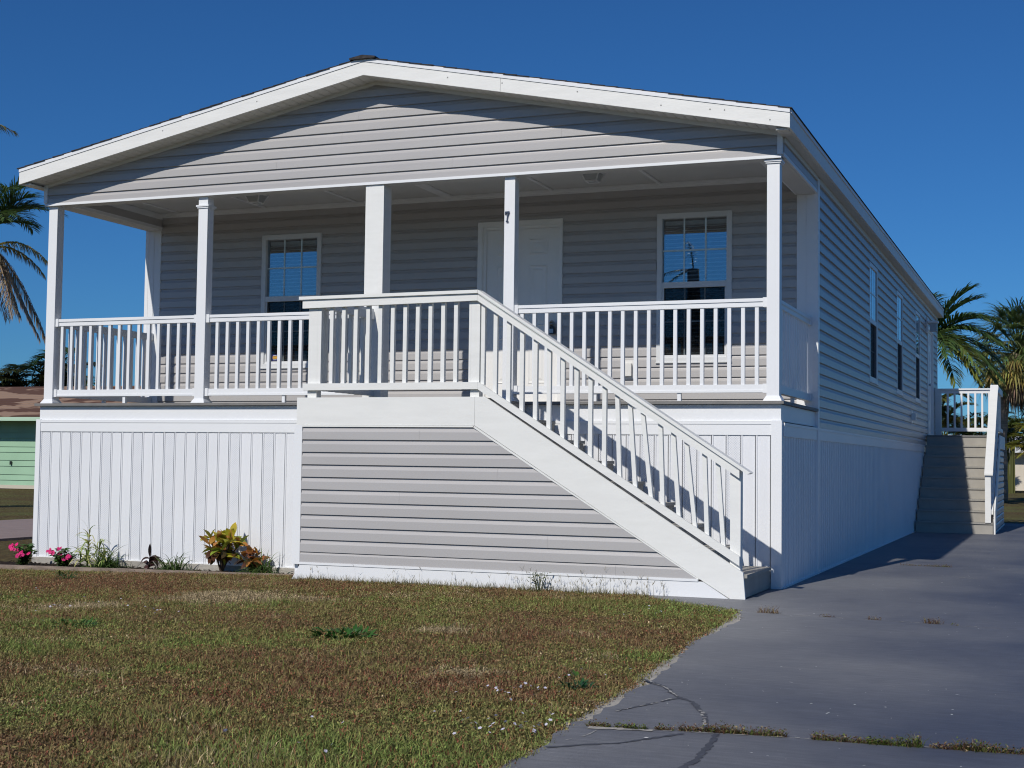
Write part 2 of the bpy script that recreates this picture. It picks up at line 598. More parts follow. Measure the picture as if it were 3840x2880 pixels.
ribbon('crack', [(0.36, -5.86), (0.54, -6.1), (0.67, -6.35), (0.78, -6.48), (0.9, -6.75), (1.0, -7.12)], 0.030, DRIVED, 0.006, GZ + 0.002, 0, driveway)
ribbon('crack', [(0.36, -5.86), (0.54, -6.1), (0.67, -6.35)], 0.013, CHALK, 0.004, GZ + 0.004, 0.12, driveway)
ribbon('crack', [(0.86, -6.66), (0.9, -6.75), (1.0, -7.12)], 0.018, CHALK, 0.006, GZ + 0.004, 0.45, driveway)
ribbon('crack', [(0.68, -6.38), (0.62, -6.58), (0.57, -6.72), (0.50, -6.88)], 0.024, DRIVED, 0.006, GZ + 0.002, 0.1, driveway)
ribbon('crack', [(0.66, -6.42), (0.62, -6.58), (0.57, -6.72), (0.50, -6.88)], 0.011, CHALK, 0.005, GZ + 0.004, 0.45, driveway)
ribbon('sealed_crack', [(0.50, -7.80), (0.62, -7.70), (0.74, -7.6), (0.85, -7.41), (0.93, -7.27)], 0.028, DRIVED, 0.004, GZ + 0.002, 0, driveway)
ribbon('sealed_crack', [(1.07, -7.22), (1.11, -7.53), (1.12, -7.79), (1.10, -7.95), (1.02, -8.3)], 0.034, DRIVED, 0.004, GZ + 0.002, 0, driveway)
ribbon('crack', [(0.52, -7.62), (0.56, -7.5), (0.58, -7.34)], 0.010, CHALK, 0.005, GZ + 0.002, 0.35, driveway)
ribbon('scuff_line', [(1.01, 2.65), (1.3, 2.45), (1.65, 2.19)], 0.018, CHALK, 0.003, GZ + 0.002, 0.25, driveway)
ribbon('exposed_edge', [(0.52, -7.31), (0.6, -7.30), (0.72, -7.285), (0.80, -7.27)], 0.05, CONC, 0.005, GZ + 0.003, 0, driveway)
ribbon('exposed_edge', [(0.70, -7.27), (1.4, -7.165), (2.1, -7.125)], 0.010, CHALK, 0.004, GZ + 0.003, 0.55, driveway)
ribbon('exposed_edge', [(0.3, -2.19), (1.19, -2.285), (1.9, -2.40)], 0.010, CHALK, 0.004, GZ + 0.003, 0.6, driveway)
# chips of paint and fallen petals, scattered
mb = MB()
for i in range(300):
    x = random.uniform(0.15, 3.4); y = random.choice((random.uniform(-9, -5.5), random.uniform(-9, -1.5), random.uniform(-3, 8)))
    if x < float(edgex(y)) + 0.03 or (x < 0.1 and y > -0.1): continue
    s = random.uniform(0.0015, 0.0055) * (1.5 if random.random() < 0.15 else 1); a = random.uniform(0, 6.28)
    n = len(mb.v)
    for q in range(4):
        an = a + q * 1.57
        mb.v.append((x + s * math.cos(an) * 1.5, y + s * math.sin(an) * 0.8, GZ + 0.003 + 0.002 * random.random()))
    mb.f.append((n, n + 1, n + 2, n + 3))
tag(mb.build('paint_chips', PLASTIC), 'tiny pale chips and petals scattered over the driveway', 'debris', kind='stuff')

# the neighbour's paver driveway on the left
PAVER = mat('brown_pavers', (0.30, 0.235, 0.215), 0.85, 0.2, 0.22, 6, 0.3, 30, (0.25, 6, 1))
tag(MB().pz([(-16.1, -12), (-12.0, -12), (-12.05, 34), (-16.0, 34)], -1.95, -1.832).build('paver_path', PAVER), kind='structure')
ROADM = mat('asphalt_road', (0.05, 0.05, 0.052), 0.9, 0.2, 0.2, 8, 0.4, 60)
tag(MB().pz([(-200, -26), (200, -26), (200, -17.5), (-200, -17.5)], -1.84, -1.775).build('road', ROADM), kind='structure')

# ------------------------------------------------------------------ the house
HX0, HX1 = -8.63, 0.0
XC = -4.317
DP = 2.01
HL = 17.40
SL = 0.2002
OV = 0.136
ZF = 2.705
EXPO = 0.1213
house = thing('house', (XC, 8.0, -1.78), 'grey sided manufactured home with a white gabled porch across its front', 'house')


def roofz(x):
    return ZF + SL * (HX1 + OV - x) if x > XC else ZF + SL * (x - (HX0 - OV))


def pt(plane, u, o, z):
    if plane == 'F': return (u, DP - o, z)
    if plane == 'G': return (u, -o, z)
    if plane == 'S': return (u, -1.16 - o, z)
    if plane == 'R': return (o, u, z)
    if plane == 'L': return (HX0 - o, u, z)
    if plane == 'B': return (u, HL + o, z)
    if plane == 'Q': return (1.325 + o, u, z)


def pbox(name, plane, u0, u1, o0, o1, z0, z1, m, parent):
    a = pt(plane, u0, o0, z0); b = pt(plane, u1, o1, z1)
    return box(name, a[0], b[0], a[1], b[1], z0, z1, m, parent)


PROF = [(0.0235, 0.0), (0.0220, 0.62), (0.0085, 0.80), (0.0035, 1.0)]


def course(name, plane, z0, z1, segs, m, parent, e=EXPO, lo=None):
    """one lapped siding board; segs = (u0, u1) numbers or functions of z; lo..z1 clips it beside openings"""
    lo = z0 if lo is None else lo
    if z1 - lo < 0.004: return
    ts = sorted({max(0.0, min(1.0, q)) for q in ((lo - z0) / e, (z1 - z0) / e)} | {p[1] for p in PROF if lo < z0 + p[1] * e < z1})
    pr = [(float(np.interp(t, [p[1] for p in PROF], [p[0] for p in PROF])), z0 + t * e) for t in ts]
    pr = [(0.002, pr[0][1])] + pr + [(0.002, pr[-1][1])]
    for a, b in segs:
        fa = a if callable(a) else (lambda z, a=a: a)
        fb = b if callable(b) else (lambda z, b=b: b)
        if fb(pr[0][1]) - fa(pr[0][1]) < 0.01: continue
        A = [pt(plane, min(fa(z), fb(z)), o, z) for o, z in pr]
        B = [pt(plane, max(fb(z), fa(z)), o, z) for o, z in pr]
        MB().loops(A, B).build(name, m, parent)


def wall_course(plane, z, z1, segs, holes, parent):
    """a course running round the openings of a wall, with short pieces over and under them"""
    hit = [h for h in holes if h[2] < z1 and h[3] > z]
    course('siding_board', plane, z, z1, minus(segs, [(h[0], h[1]) for h in hit]), SIDING, parent)
    for h in hit:
        if h[3] < z1: course('siding_board', plane, z, z1, [(h[0], h[1])], SIDING, parent, lo=h[3])
        if h[2] > z: course('siding_board', plane, z, h[2], [(h[0], h[1])], SIDING, parent)


def split(u0, u1, k, pitch=3.68):
    """board joints, staggered from course to course"""
    out, u = [], u0
    cut = u0 + pitch * ((k * 0.37) % 1.0)
    if cut - u0 < 0.3: cut += pitch
    while cut < u1 - 0.3:
        out.append((u, cut - 0.0005)); u = cut + 0.0005; cut += pitch
    out.append((u, u1))
    return out


def minus(segs, holes):
    for h0, h1 in holes:
        r = []
        for a, b in segs:
            if h1 <= a or h0 >= b: r.append((a, b)); continue
            if h0 > a: r.append((a, h0))
            if h1 < b: r.append((h1, b))
        segs = r
    return segs


# openings: (u0, u1, z0, z1)
FRONTO = [(-6.905, -6.06, 0.525, 2.195), (-3.958, -2.897, 0.0, 2.211), (-1.769, -0.917, 0.525, 2.20)]
RIGHTO = [(6.36, 7.25, 0.545, 2.195), (9.75, 10.64, 0.545, 2.195), (12.77, 13.66, 0.545, 2.195), (15.15, 16.32, -0.02, 2.13)]


def wall_core(name, plane, u0, u1, z0, z1, holes, m, parent):
    mb = MB()
    us = sorted({u0, u1, *[h[0] + 0.03 for h in holes], *[h[1] - 0.03 for h in holes]})
    for a, b in zip(us[:-1], us[1:]):
        mid = (a + b) / 2
        hs = [h for h in holes if h[0] < mid < h[1]]
        spans = [(z0, z1)]
        if hs:
            h = hs[0]
            spans = [s for s in ((z0, h[2] + 0.03), (h[3] - 0.03, z1)) if s[1] > s[0]]
        for s in spans:
            p, q = pt(plane, a, -0.11, s[0]), pt(plane, b, 0.0, s[1])
            mb.box(min(p[0], q[0]), max(p[0], q[0]), min(p[1], q[1]), max(p[1], q[1]), s[0], s[1])
    return mb.build(name, m, parent)


front_wall = wall_core('front_wall', 'F', HX0 + 0.02, HX1 - 0.12, -0.05, 2.53, FRONTO, SHEATH, house)
right_wall = wall_core('side_wall', 'R', DP - 0.0, HL, -0.33, 2.53, RIGHTO, SHEATH, house)
left_wall = wall_core('side_wall', 'L', DP + 0.0, HL, -0.33, 2.53, [], SHEATH, house)
back_wall = wall_core('back_wall', 'B', HX0, HX1, -0.33, 2.53, [], SHEATH, house)
box('house_floor', HX0 + 0.12, HX1 - 0.12, DP + 0.12, HL - 0.12, -0.12, 0.02, DARKIN, house)
box('interior_ceiling', HX0 + 0.05, HX1 - 0.05, DP + 0.01, HL, 2.55, 2.60, DARKIN, house)
for y in (5.0, 8.5, 11.8):
    box('partition', HX0 + 0.12, HX1 - 0.12, y, y + 0.1, 0.03, 2.53, DARKIN, house)

k = 0
z = -0.01
while z < 2.50:
    wall_course('F', z, min(z + EXPO, 2.50), split(HX0 + 0.19, HX1 - 0.19, k), FRONTO, front_wall)
    z += EXPO; k += 1
k = 0
z = -0.215
while z < 2.44:
    wall_course('R', z, min(z + EXPO, 2.45), split(DP + 0.06, HL - 0.05, k), RIGHTO, right_wall)
    course('siding_board', 'L', z, min(z + EXPO, 2.45), split(DP + 0.06, HL - 0.05, k + 3), SIDING, left_wall)
    course('siding_board', 'B', z, min(z + EXPO, 2.45), split(HX0 + 0.05, HX1 - 0.05, k + 5), SIDING, back_wall)
    z += EXPO; k += 1

# --- gable over the porch
GB = 2.318
gable = MB().py([(HX0 + 0.01, GB + 0.01), (HX1 - 0.01, GB + 0.01), (HX1 - 0.01, roofz(HX1) - 0.16), (XC, roofz(XC) - 0.16), (HX0 + 0.01, roofz(HX0) - 0.16)], 0.0, 0.10).build('gable_wall', SHEATH, house)


def frz(x): return 3.387 - SL * abs(x - XC)


def gl(zz): return max(HX0 + 0.03, XC - (3.42 - zz) / SL)
def gr(zz): return min(HX1 - 0.03, XC + (3.42 - zz) / SL)


zl = [2.325] + [2.44 + 0.1175 * i for i in range(9)]
for k in range(len(zl) - 1):
    a, b = zl[k], zl[k + 1]
    z0 = b - 0.1175
    if k == 0: z0 = 2.325
    cut = XC + (-2.6, 0.9, -1.2, 2.1, -0.4, 1.3, -0.2, 0.4, 0)[k]
    e = b - z0
    w = gr(b) - gl(b)
    segs = [(gl, gr)] if w < 2 else [(gl, lambda q, c=cut: c - 0.0005), (lambda q, c=cut: c + 0.0005, gr)]
    course('siding_board', 'G', z0, b, segs, SIDING, gable, e)
course('siding_board', 'G', zl[-1], zl[-1] + 0.1, [(lambda q: max(gl(q), XC - 0.9), lambda q: min(gr(q), XC + 0.9))], SIDING, gable, 0.1)
# the frieze board under the soffit, two mitred pieces
for sgn, xe in ((-1, HX0), (1, HX1)):
    MB().py([(XC, frz(XC)), (xe, frz(xe)), (xe, frz(xe) + 0.105), (XC, frz(XC) + 0.105)], -0.032, -0.002).build('frieze_board', FASC, gable)
box('corner_trim', HX0 - 0.012, HX0 + 0.035, -0.034, 0.02, GB + 0.03, 2.60, WHITE, gable)
box('corner_trim', HX1 - 0.035, HX1 + 0.012, -0.034, 0.02, GB + 0.03, 2.60, WHITE, gable)
box('starter_strip', HX0 + 0.0, HX1 - 0.0, -0.026, -0.003, GB - 0.004, GB + 0.024, WHITE, gable)
box('porch_beam', HX0 + 0.012, HX1 - 0.012, 0.0, 0.125, GB - 0.006, GB + 0.05, CEIL, house)
box('porch_beam_inner', HX0 + 0.2, HX1 - 0.2, 0.105, 0.12, GB + 0.05, 2.55, CEIL, house)
# side headers of the porch
for sx, x0, x1, xo in (('R', -0.205, -0.002, 1), ('L', HX0 + 0.002, HX0 + 0.205, -1)):
    box('porch_header', x0, x1, 0.127, DP - 0.02, GB + 0.012, 2.53, CEIL, house)
    fx = x1 if xo > 0 else x0
    box('header_trim', fx - 0.004, fx + 0.022, 0.03, DP - 0.035, GB + 0.018, GB + 0.055, WHITE, house) if xo > 0 else box('header_trim', fx - 0.022, fx + 0.004, 0.03, DP - 0.035, GB + 0.018, GB + 0.055, WHITE, house)
    pl = 'R' if xo > 0 else 'L'
    course('siding_board', pl, GB + 0.056, GB + 0.15, [(0.03, DP - 0.035)], SIDING, gable)
    # inner face: a strip of siding between two white trims
    ix = x0 if xo > 0 else x1
    a, b = (ix - 0.008, ix) if xo > 0 else (ix, ix + 0.008)
    box('header_lining', a, b, 0.14, DP - 0.03, GB + 0.06, 2.47, SIDING, house)
    a, b = (ix - 0.016, ix - 0.0005) if xo > 0 else (ix + 0.0005, ix + 0.016)
    box('header_trim', a, b, 0.13, DP - 0.03, GB + 0.013, GB + 0.058, WHITE, house)
    box('header_trim', a, b, 0.13, DP - 0.03, 2.471, 2.542, WHITE, house)
    # corner boards of the main house wall
    for q in (0, 1):
        w = 0.099
        xa = (x0 + 0.003 + q * (w + 0.002)) if xo > 0 else (x1 - 0.003 - w - q * (w + 0.002))
        box('corner_board', xa, xa + w, DP - 0.026 - 0.003 * q, DP - 0.001, -0.02, GB + 0.01, WHITE, house)
    cx = HX1 if xo > 0 else HX0
    box('corner_post', cx - 0.02 + 0.0, cx + 0.03, DP - 0.033, DP + 0.06, -1.775, 2.50, WHITE, house) if xo > 0 else box('corner_post', cx - 0.03, cx + 0.02, DP - 0.033, DP + 0.06, -1.83, 2.50, WHITE, house)
box('corner_post', HX1 - 0.02, HX1 + 0.026, HL - 0.06, HL + 0.026, -1.775, 2.50, WHITE, house)
# eave frieze on the long sides
for xo, fx in ((1, HX1), (-1, HX0)):
    a, b = (fx, fx + 0.03) if xo > 0 else (fx - 0.03, fx)
    box('frieze_board', a, b, DP + 0.065, HL, 2.452, 2.515, SOFFIT, house)
    box('frieze_board', a, b, 0.03, DP - 0.04, 2.470, 2.515, SOFFIT, house)

# --- porch ceiling: panels and battens
ceil = box('porch_ceiling', HX0 + 0.2, HX1 - 0.2, 0.125, DP - 0.0, 2.56, 2.60, CEIL, house)
bat = [-8.12, -6.84, -5.56, -4.335, -3.02, -1.73, -0.42]
edges = [HX0 + 0.21] + bat + [HX1 - 0.21]
for a, b in zip(edges[:-1], edges[1:]):
    box('ceiling_panel', a + 0.004, b - 0.004, 0.13, DP - 0.02, 2.545, 2.558, CEIL, ceil)
for x in bat:
    w = 0.066 if abs(x - XC) < 0.1 else 0.018
    box('ceiling_batten', x - w, x + w, 0.13, DP - 0.09, 2.531, 2.544, WHITE, ceil)
box('ceiling_batten', HX0 + 0.21, HX1 - 0.21, DP - 0.088, DP - 0.021, 2.527, 2.543, WHITE, ceil)
box('crown_trim', HX0 + 0.21, HX1 - 0.21, DP - 0.045, DP - 0.019, 2.492, 2.526, WHITE, ceil)

# --- roof
RY0, RY1 = -0.32, HL + 0.24
roof = MB()
for sgn in (1, -1):
    xe = HX1 + OV - 0.01 if sgn > 0 else HX0 - OV + 0.01
    roof.py([(XC, roofz(XC) - 0.05), (xe, roofz(xe) - 0.05), (xe, roofz(xe) - 0.005), (XC, roofz(XC) - 0.005)], RY0 + 0.02, RY1 - 0.02)
roof = roof.build('roof', SHEATH, house)
NC = 34
run = (HX1 + OV + 0.02) - XC
for sgn in (1, -1):
    for i in range(NC):
        a = run * i / NC; b = run * (i + 1) / NC + 0.02
        xa, xb = XC + sgn * a, XC + sgn * min(b, run)
        z_a, z_b = roofz(XC) - SL * a, roofz(XC) - SL * min(b, run)
        jit = random.uniform(-0.012, 0.012)
        MB().py([(xa, z_a + 0.0), (xb, z_b + 0.003), (xb, z_b + 0.011 + random.uniform(0, 0.003)), (xa, z_a + 0.006)], RY0 - 0.016 + jit * 0.5, RY1 + 0.02).build('shingle_course', SHINGLE, roof)
MB().py([(XC - 0.15, roofz(XC) - 0.017), (XC + 0.15, roofz(XC) - 0.017), (XC + 0.15, roofz(XC) + 0.0), (XC, roofz(XC) + 0.024), (XC - 0.15, roofz(XC) + 0.0)], RY0 - 0.04, RY1 + 0.02).build('ridge_cap', SHINGLE, roof)
# rake boards: a drip edge above, the board below, one splice on the right
for yf, yb in ((RY0, RY0 + 0.024), (RY1 - 0.024, RY1)):
    for sgn in (1, -1):
        xe = HX1 + OV if sgn > 0 else HX0 - OV
        xs_ = [XC, XC + 1.55, xe] if sgn > 0 else [XC, xe]
        for a, b in zip(xs_[:-1], xs_[1:]):
            b2 = b - 0.003 if b != xe else b
            MB().py([(a, roofz(a) - 0.180), (b2, roofz(b2) - 0.180), (b2, roofz(b2) - 0.040), (a, roofz(a) - 0.040)], yf, yb).build('rake_board', FASC, roof)
        y_ = (yf - 0.008, yb) if yf < 0 else (yf, yb + 0.008)
        MB().py([(XC, roofz(XC) - 0.038), (xe, roofz(xe) - 0.038), (xe, roofz(xe) + 0.001), (XC, roofz(XC) + 0.001)], *y_).build('drip_edge', WHITE, roof)
for xo, fx in ((1, HX1 + OV), (-1, HX0 - OV)):
    a, b = (fx - 0.022, fx) if xo > 0 else (fx, fx + 0.022)
    box('eave_board', a, b, RY0 + 0.025, RY1 - 0.025, ZF - 0.180, ZF - 0.042, FASC, roof)
    a, b = (fx - 0.02, fx + 0.010) if xo > 0 else (fx - 0.010, fx + 0.02)
    box('drip_edge', a, b, RY0 + 0.025, RY1 - 0.025, ZF - 0.040, ZF - 0.002, WHITE, roof)
    # ribbed soffit panels along the eave
    y = RY0 + 0.03
    a, b = (fx - OV - 0.0, fx - 0.0225) if xo > 0 else (fx + 0.0225, fx + OV)
    while y < RY1 - 0.06:
        y2 = min(y + 0.10, RY1 - 0.03)
        box('soffit_panel', a, b, y + 0.006, y2 - 0.002, 2.5185, 2.531, SOFFIT, roof)
        y = y2
    box('soffit_backing', a, b, RY0 + 0.03, RY1 - 0.03, 2.5315, 2.536, SOFFIT, roof)
# sloping soffit panels below the front rake
for sgn in (1, -1):
    L_ = abs((HX1 if sgn > 0 else HX0) - XC) + 0.10
    n = 44
    for i in range(n):
        a = XC + sgn * (L_ * i / n + 0.002); b = XC + sgn * (L_ * (i + 1) / n - 0.005)
        MB().py([(a, roofz(a) - 0.172), (b, roofz(b) - 0.172), (b, roofz(b) - 0.163), (a, roofz(a) - 0.163)], RY0 + 0.0245, -0.033).build('soffit_panel', SOFFIT, roof)

for x_, dz_ in ((-3.35, 0.10), (-2.75, 0.09), (-1.95, 0.085), (-1.1, 0.12), (-0.62, 0.10), (-0.48, 0.09), (-5.6, 0.10), (-6.8, 0.09), (-0.05, 0.13)):
    zz_ = roofz(x_) - dz_
    MB().tube([(x_, RY0 - 0.0015, zz_), (x_, RY0 + 0.001, zz_)], [0.008, 0.008], 6).build('nail_head', SHEATH, roof)

# --- porch deck, its rim, and the skirting
deck = box('porch_deck', HX0 + 0.05, HX1 - 0.06, 0.03, DP, -0.20, -0.035, SHEATH, house)
y = -0.055
while y < DP - 0.05:
    y2 = min(y + 0.140, DP - 0.035)
    box('deck_board', HX0 - 0.04, HX1 + 0.035, y, y2 - 0.005, -0.03, -0.001, DECK, deck)
    y = y2
box('rim_board', HX0 + 0.0, HX1 - 0.0, 0.0, 0.028, -0.192, -0.034, WHITE, deck)
box('rim_board', HX1 - 0.028, HX1 - 0.001, 0.03, DP - 0.035, -0.192, -0.034, WHITE, deck)
box('rim_board', HX0 + 0.001, HX0 + 0.028, 0.03, DP - 0.035, -0.192, -0.034, WHITE, deck)

skirt = box('skirting', HX0 + 0.05, HX1 - 0.05, 0.03, 0.05, -1.80, -0.2, SHEATH, house)
box('skirting_footing', HX0 - 0.02, -4.56, -0.045, 0.10, -1.90, -1.775, CONC, skirt)
RP = 0.1418


def skirt_panel(plane, u0, u1, z0, z1, vent, parent):
    mb = MB()
    p = [(u0, 0.012), (u0 + 0.014, 0.012), (u0 + 0.018, 0.004), (u0 + 0.075, 0.0065), (u1 - 0.016, 0.004), (u1 - 0.012, 0.010), (u1 - 0.0075, 0.010), (u1 - 0.0075, -0.010), (u0, -0.010)]
    A = [pt(plane, u, o, z0) for u, o in p]
    B = [pt(plane, u, o, z1) for u, o in p]
    mb.loops(A, B)
    mb.build('skirt_panel', VENT if vent else SKIRT, parent)


k = 0
u = HX0 + 0.03
while u < HX1 - 0.06:
    hid = -4.35 < u < -2.4
    if not hid: skirt_panel('G', u, min(u + RP, HX1 - 0.05), -1.765, -0.31, k % 3 == 0, skirt)
    u += RP; k += 1
box('skirt_cap', HX0 + 0.03, HX1 - 0.05, -0.018, 0.02, -0.325, -0.222, WHITE, skirt)
box('skirt_cap_lip', HX0 + 0.03, HX1 - 0.05, -0.024, 0.02, -0.2215, -0.194, WHITE, skirt)
box('skirt_corner', HX0 - 0.03, HX0 + 0.032, -0.026, 0.06, -1.80, -0.186, WHITE, skirt)
box('skirt_corner', HX1 - 0.088, HX1 + 0.012, -0.026, 0.05, -1.768, -0.186, WHITE, skirt)
box('skirt_sill', HX0 + 0.03, -4.56, -0.022, 0.02, -1.79, -1.7655, WHITE, skirt)
rskirt = box('skirting', HX1 - 0.05, HX1 - 0.03, 0.06, HL - 0.05, -1.80, -0.22, SHEATH, house)
for pl, par in (('R', rskirt), ('L', None)):
    par = par or box('skirting', HX0 + 0.03, HX0 + 0.05, 0.06, HL - 0.05, -1.80, -0.22, SHEATH, house)
    u = 0.06
    while u < HL - 0.08:
        if not (DP - 0.17 < u < DP + 0.06):
            skirt_panel(pl, u, min(u + RP, HL - 0.06), -1.765, -0.31, False, par)
        else:
            skirt_panel(pl, u, min(u + RP, HL - 0.06), -1.765, -0.31, False, par)
        u += RP
    for a, b in ((0.055, DP - 0.035), (DP + 0.062, HL - 0.07)):
        pbox('skirt_cap', pl, a, b, -0.02, 0.020, -0.335, -0.232, WHITE, par)
        pbox('skirt_cap_lip', pl, a, b, -0.02, 0.027, -0.2315, -0.205, WHITE, par)
        pbox('skirt_sill', pl, a, b, -0.02, 0.024, -1.80, -1.752, SKIRT, par)


# --- windows
def window(plane, u0, u1, z0, z1, lower_screen=True, blinds=True, fo_=0.035, po=-0.014):
    f = 0.058
    mb = MB()

    def fb(a, b, o0, o1, c, d):
        p, q = pt(plane, a, o0, c), pt(plane, b, o1, d)
        mb.box(min(p[0], q[0]), max(p[0], q[0]), min(p[1], q[1]), max(p[1], q[1]), c, d)
    zm0, zm1 = z0 + 0.515 * (z1 - z0) - 0.03, z0 + 0.515 * (z1 - z0) + 0.035
    fb(u0, u0 + f, -0.05, fo_, z0, z1)
    fb(u1 - f, u1, -0.05, fo_, z0, z1)
    fb(u0 + f, u1 - f, -0.05, fo_, z1 - f, z1)
    fb(u0 + f, u1 - f, -0.05, fo_, z0, z0 + f * 0.85)
    w = mb.build('window', TRIMW, house)
    pbox('meeting_rail', plane, u0 + f, u1 - f, -0.02, fo_ - 0.007, zm0, zm1, TRIMW, w)
    # lower sash frame
    pbox('sash_stile', plane, u0 + f, u0 + f + 0.022, -0.025, 0.016, z0 + f * 0.85, zm0, TRIMW, w)
    pbox('sash_stile', plane, u1 - f - 0.022, u1 - f, -0.025, 0.016, z0 + f * 0.85, zm0, TRIMW, w)
    pbox('sash_rail', plane, u0 + f + 0.022, u1 - f - 0.022, -0.025, 0.016, z0 + f * 0.85, z0 + f * 0.85 + 0.03, TRIMW, w)
    pbox('sill', plane, u0 - 0.006, u1 + 0.006, 0.0, 0.045, z0 - 0.012, z0 - 0.001, TRIMW, w)
    # glass panes and muntins
    pbox('pane', plane, u0 + f, u1 - f, po - 0.006, po, zm1, z1 - f, GLASS, w)
    pbox('pane', plane, u0 + f + 0.022, u1 - f - 0.022, -0.024, -0.018, z0 + 0.08, zm0, GLASS2, w)
    if lower_screen: pbox('insect_screen', plane, u0 + f + 0.022, u1 - f - 0.022, 0.006, 0.008, z0 + 0.08, zm0, SCREEN, w)
    for c, d, fo in ((zm1, z1 - f, 0.0), (z0 + 0.08, zm0, 0.022)):
        for t in (1 / 3, 2 / 3):
            um = u0 + f + fo + (u1 - u0 - 2 * f - 2 * fo) * t
            pbox('muntin', plane, um - 0.0085, um + 0.0085, (po if fo == 0 else -0.018) + 0.0005, (po if fo == 0 else -0.018) + 0.003, c, d, MUNT, w)
        zc = (c + d) / 2
        pbox('muntin', plane, u0 + f + fo, u1 - f - fo, (po if fo == 0 else -0.018) + 0.0032, (po if fo == 0 else -0.018) + 0.006, zc - 0.0085, zc + 0.0085, MUNT, w)
    if blinds:
        mb = MB()
        z = z0 + 0.1
        while z < z1 - 0.13:
            zz0, zz1 = (z, z + 0.009)
            p, q = pt(plane, u0 + 0.075, -0.100, z), pt(plane, u1 - 0.075, -0.050, z)
            x0, x1 = min(p[0], q[0]), max(p[0], q[0]); y0, y1 = min(p[1], q[1]), max(p[1], q[1])
            if plane == 'F': mb.px([(y0, z), (y0, z + 0.006), (y1, z + 0.020), (y1, z + 0.014)], x0, x1)
            else: mb.py([(x1, z), (x1, z + 0.006), (x0, z + 0.020), (x0, z + 0.014)], y0, y1)
            z += 0.046
        p, q = pt(plane, u0 + 0.07, -0.118, z), pt(plane, u1 - 0.07, -0.066, z)
        mb.box(min(p[0], q[0]), max(p[0], q[0]), min(p[1], q[1]), max(p[1], q[1]), z1 - 0.12, z1 - 0.075)
        mb.build('blind', BLIND, w)
    return w


for a, b, c, d in (FRONTO[0], FRONTO[2]): window('F', a, b, c, d)
for a, b, c, d in RIGHTO[:3]: window('R', a, b, c, d, fo_=0.024, po=0.010)


# --- doors
def door(plane, u0, u1, z0, z1, side=False):
    cs = 0.06
    sl0, sl1, st = u0 + 0.105, u1 - 0.058, z1 - 0.097
    if side: sl0, sl1, st = u0 + 0.09, u1 - 0.09, z1 - 0.09
    d = pbox('front_door' if not side else 'side_door', plane, sl0, sl1, -0.045, -0.005, z0 + 0.05, st, DOORM, house)
    mb = MB()

    def fb(a, b, o0, o1, c, e):
        p, q = pt(plane, a, o0, c), pt(plane, b, o1, e)
        mb.box(min(p[0], q[0]), max(p[0], q[0]), min(p[1], q[1]), max(p[1], q[1]), c, e)
    fb(u0, u0 + cs, -0.03, 0.036, z0, z1); fb(u1 - 0.045, u1, -0.03, 0.036, z0, z1); fb(u0 + cs, u1 - 0.045, -0.03, 0.036, z1 - cs, z1)
    mb.build('door_casing', DOORM, d)
    mb = MB()
    fb(u0 + cs, sl0 - 0.002, -0.05, 0.012, z0, z1 - cs - 0.001); fb(sl1 + 0.002, u1 - 0.045, -0.05, 0.012, z0, z1 - cs - 0.001)
    fb(sl0 - 0.002, sl1 + 0.002, -0.05, 0.012, st + 0.002, z1 - cs - 0.001)
    mb.build('door_jamb', DOORM, d)
    pbox('threshold', plane, u0 + cs, u1 - 0.045, -0.06, 0.05, z0 - 0.015, z0 + 0.048, PLASTIC, d)
    c = (sl0 + sl1) / 2
    W = (sl1 - sl0)
    rows = ((1.81, 1.99), (0.97, 1.68), (0.30, 0.84))
    for s in (-1, 1):
        for za, zb in rows:
            pa, pb = sorted((c + s * 0.085 * W / 0.9, c + s * 0.315 * W / 0.9))
            mb = MB()
            L = [(0.0, -0.005), (0.010, 0.004), (0.022, -0.001), (0.040, -0.001), (0.062, 0.005)]
            loops = []
            for ins, o in L:
                loops.append([pt(plane, pa + ins, o, za + ins), pt(plane, pb - ins, o, za + ins), pt(plane, pb - ins, o, zb - ins), pt(plane, pa + ins, o, zb - ins)])
            for i, lp in enumerate(loops): mb.v += lp
            for i in range(len(loops) - 1):
                for j in range(4):
                    j2 = (j + 1) % 4
                    mb.f.append((i * 4 + j, i * 4 + j2, i * 4 + 4 + j2, i * 4 + 4 + j))
            n = (len(loops) - 1) * 4
            mb.f.append((n, n + 1, n + 2, n + 3))
            mb.build('door_panel', DOORM, d)
    ku = sl1 - 0.06 if not side else sl0 + 0.07
    p0, p1, p2, p3 = (pt(plane, ku, o, 0.985) for o in (-0.006, 0.012, 0.03, 0.065))
    MB().tube([p0, p1, p2, p3], [0.032, 0.030, 0.014, 0.028], 12).build('door_knob', STEEL, d, True)
    if not side:
        p0, p1 = (pt(plane, ku, o, 1.14) for o in (-0.006, 0.02))
        MB().tube([p0, p1], [0.028, 0.025], 12).build('deadbolt', STEEL, d, True)
    return d


door('F', *FRONTO[1])
door('R', *RIGHTO[3], side=True)
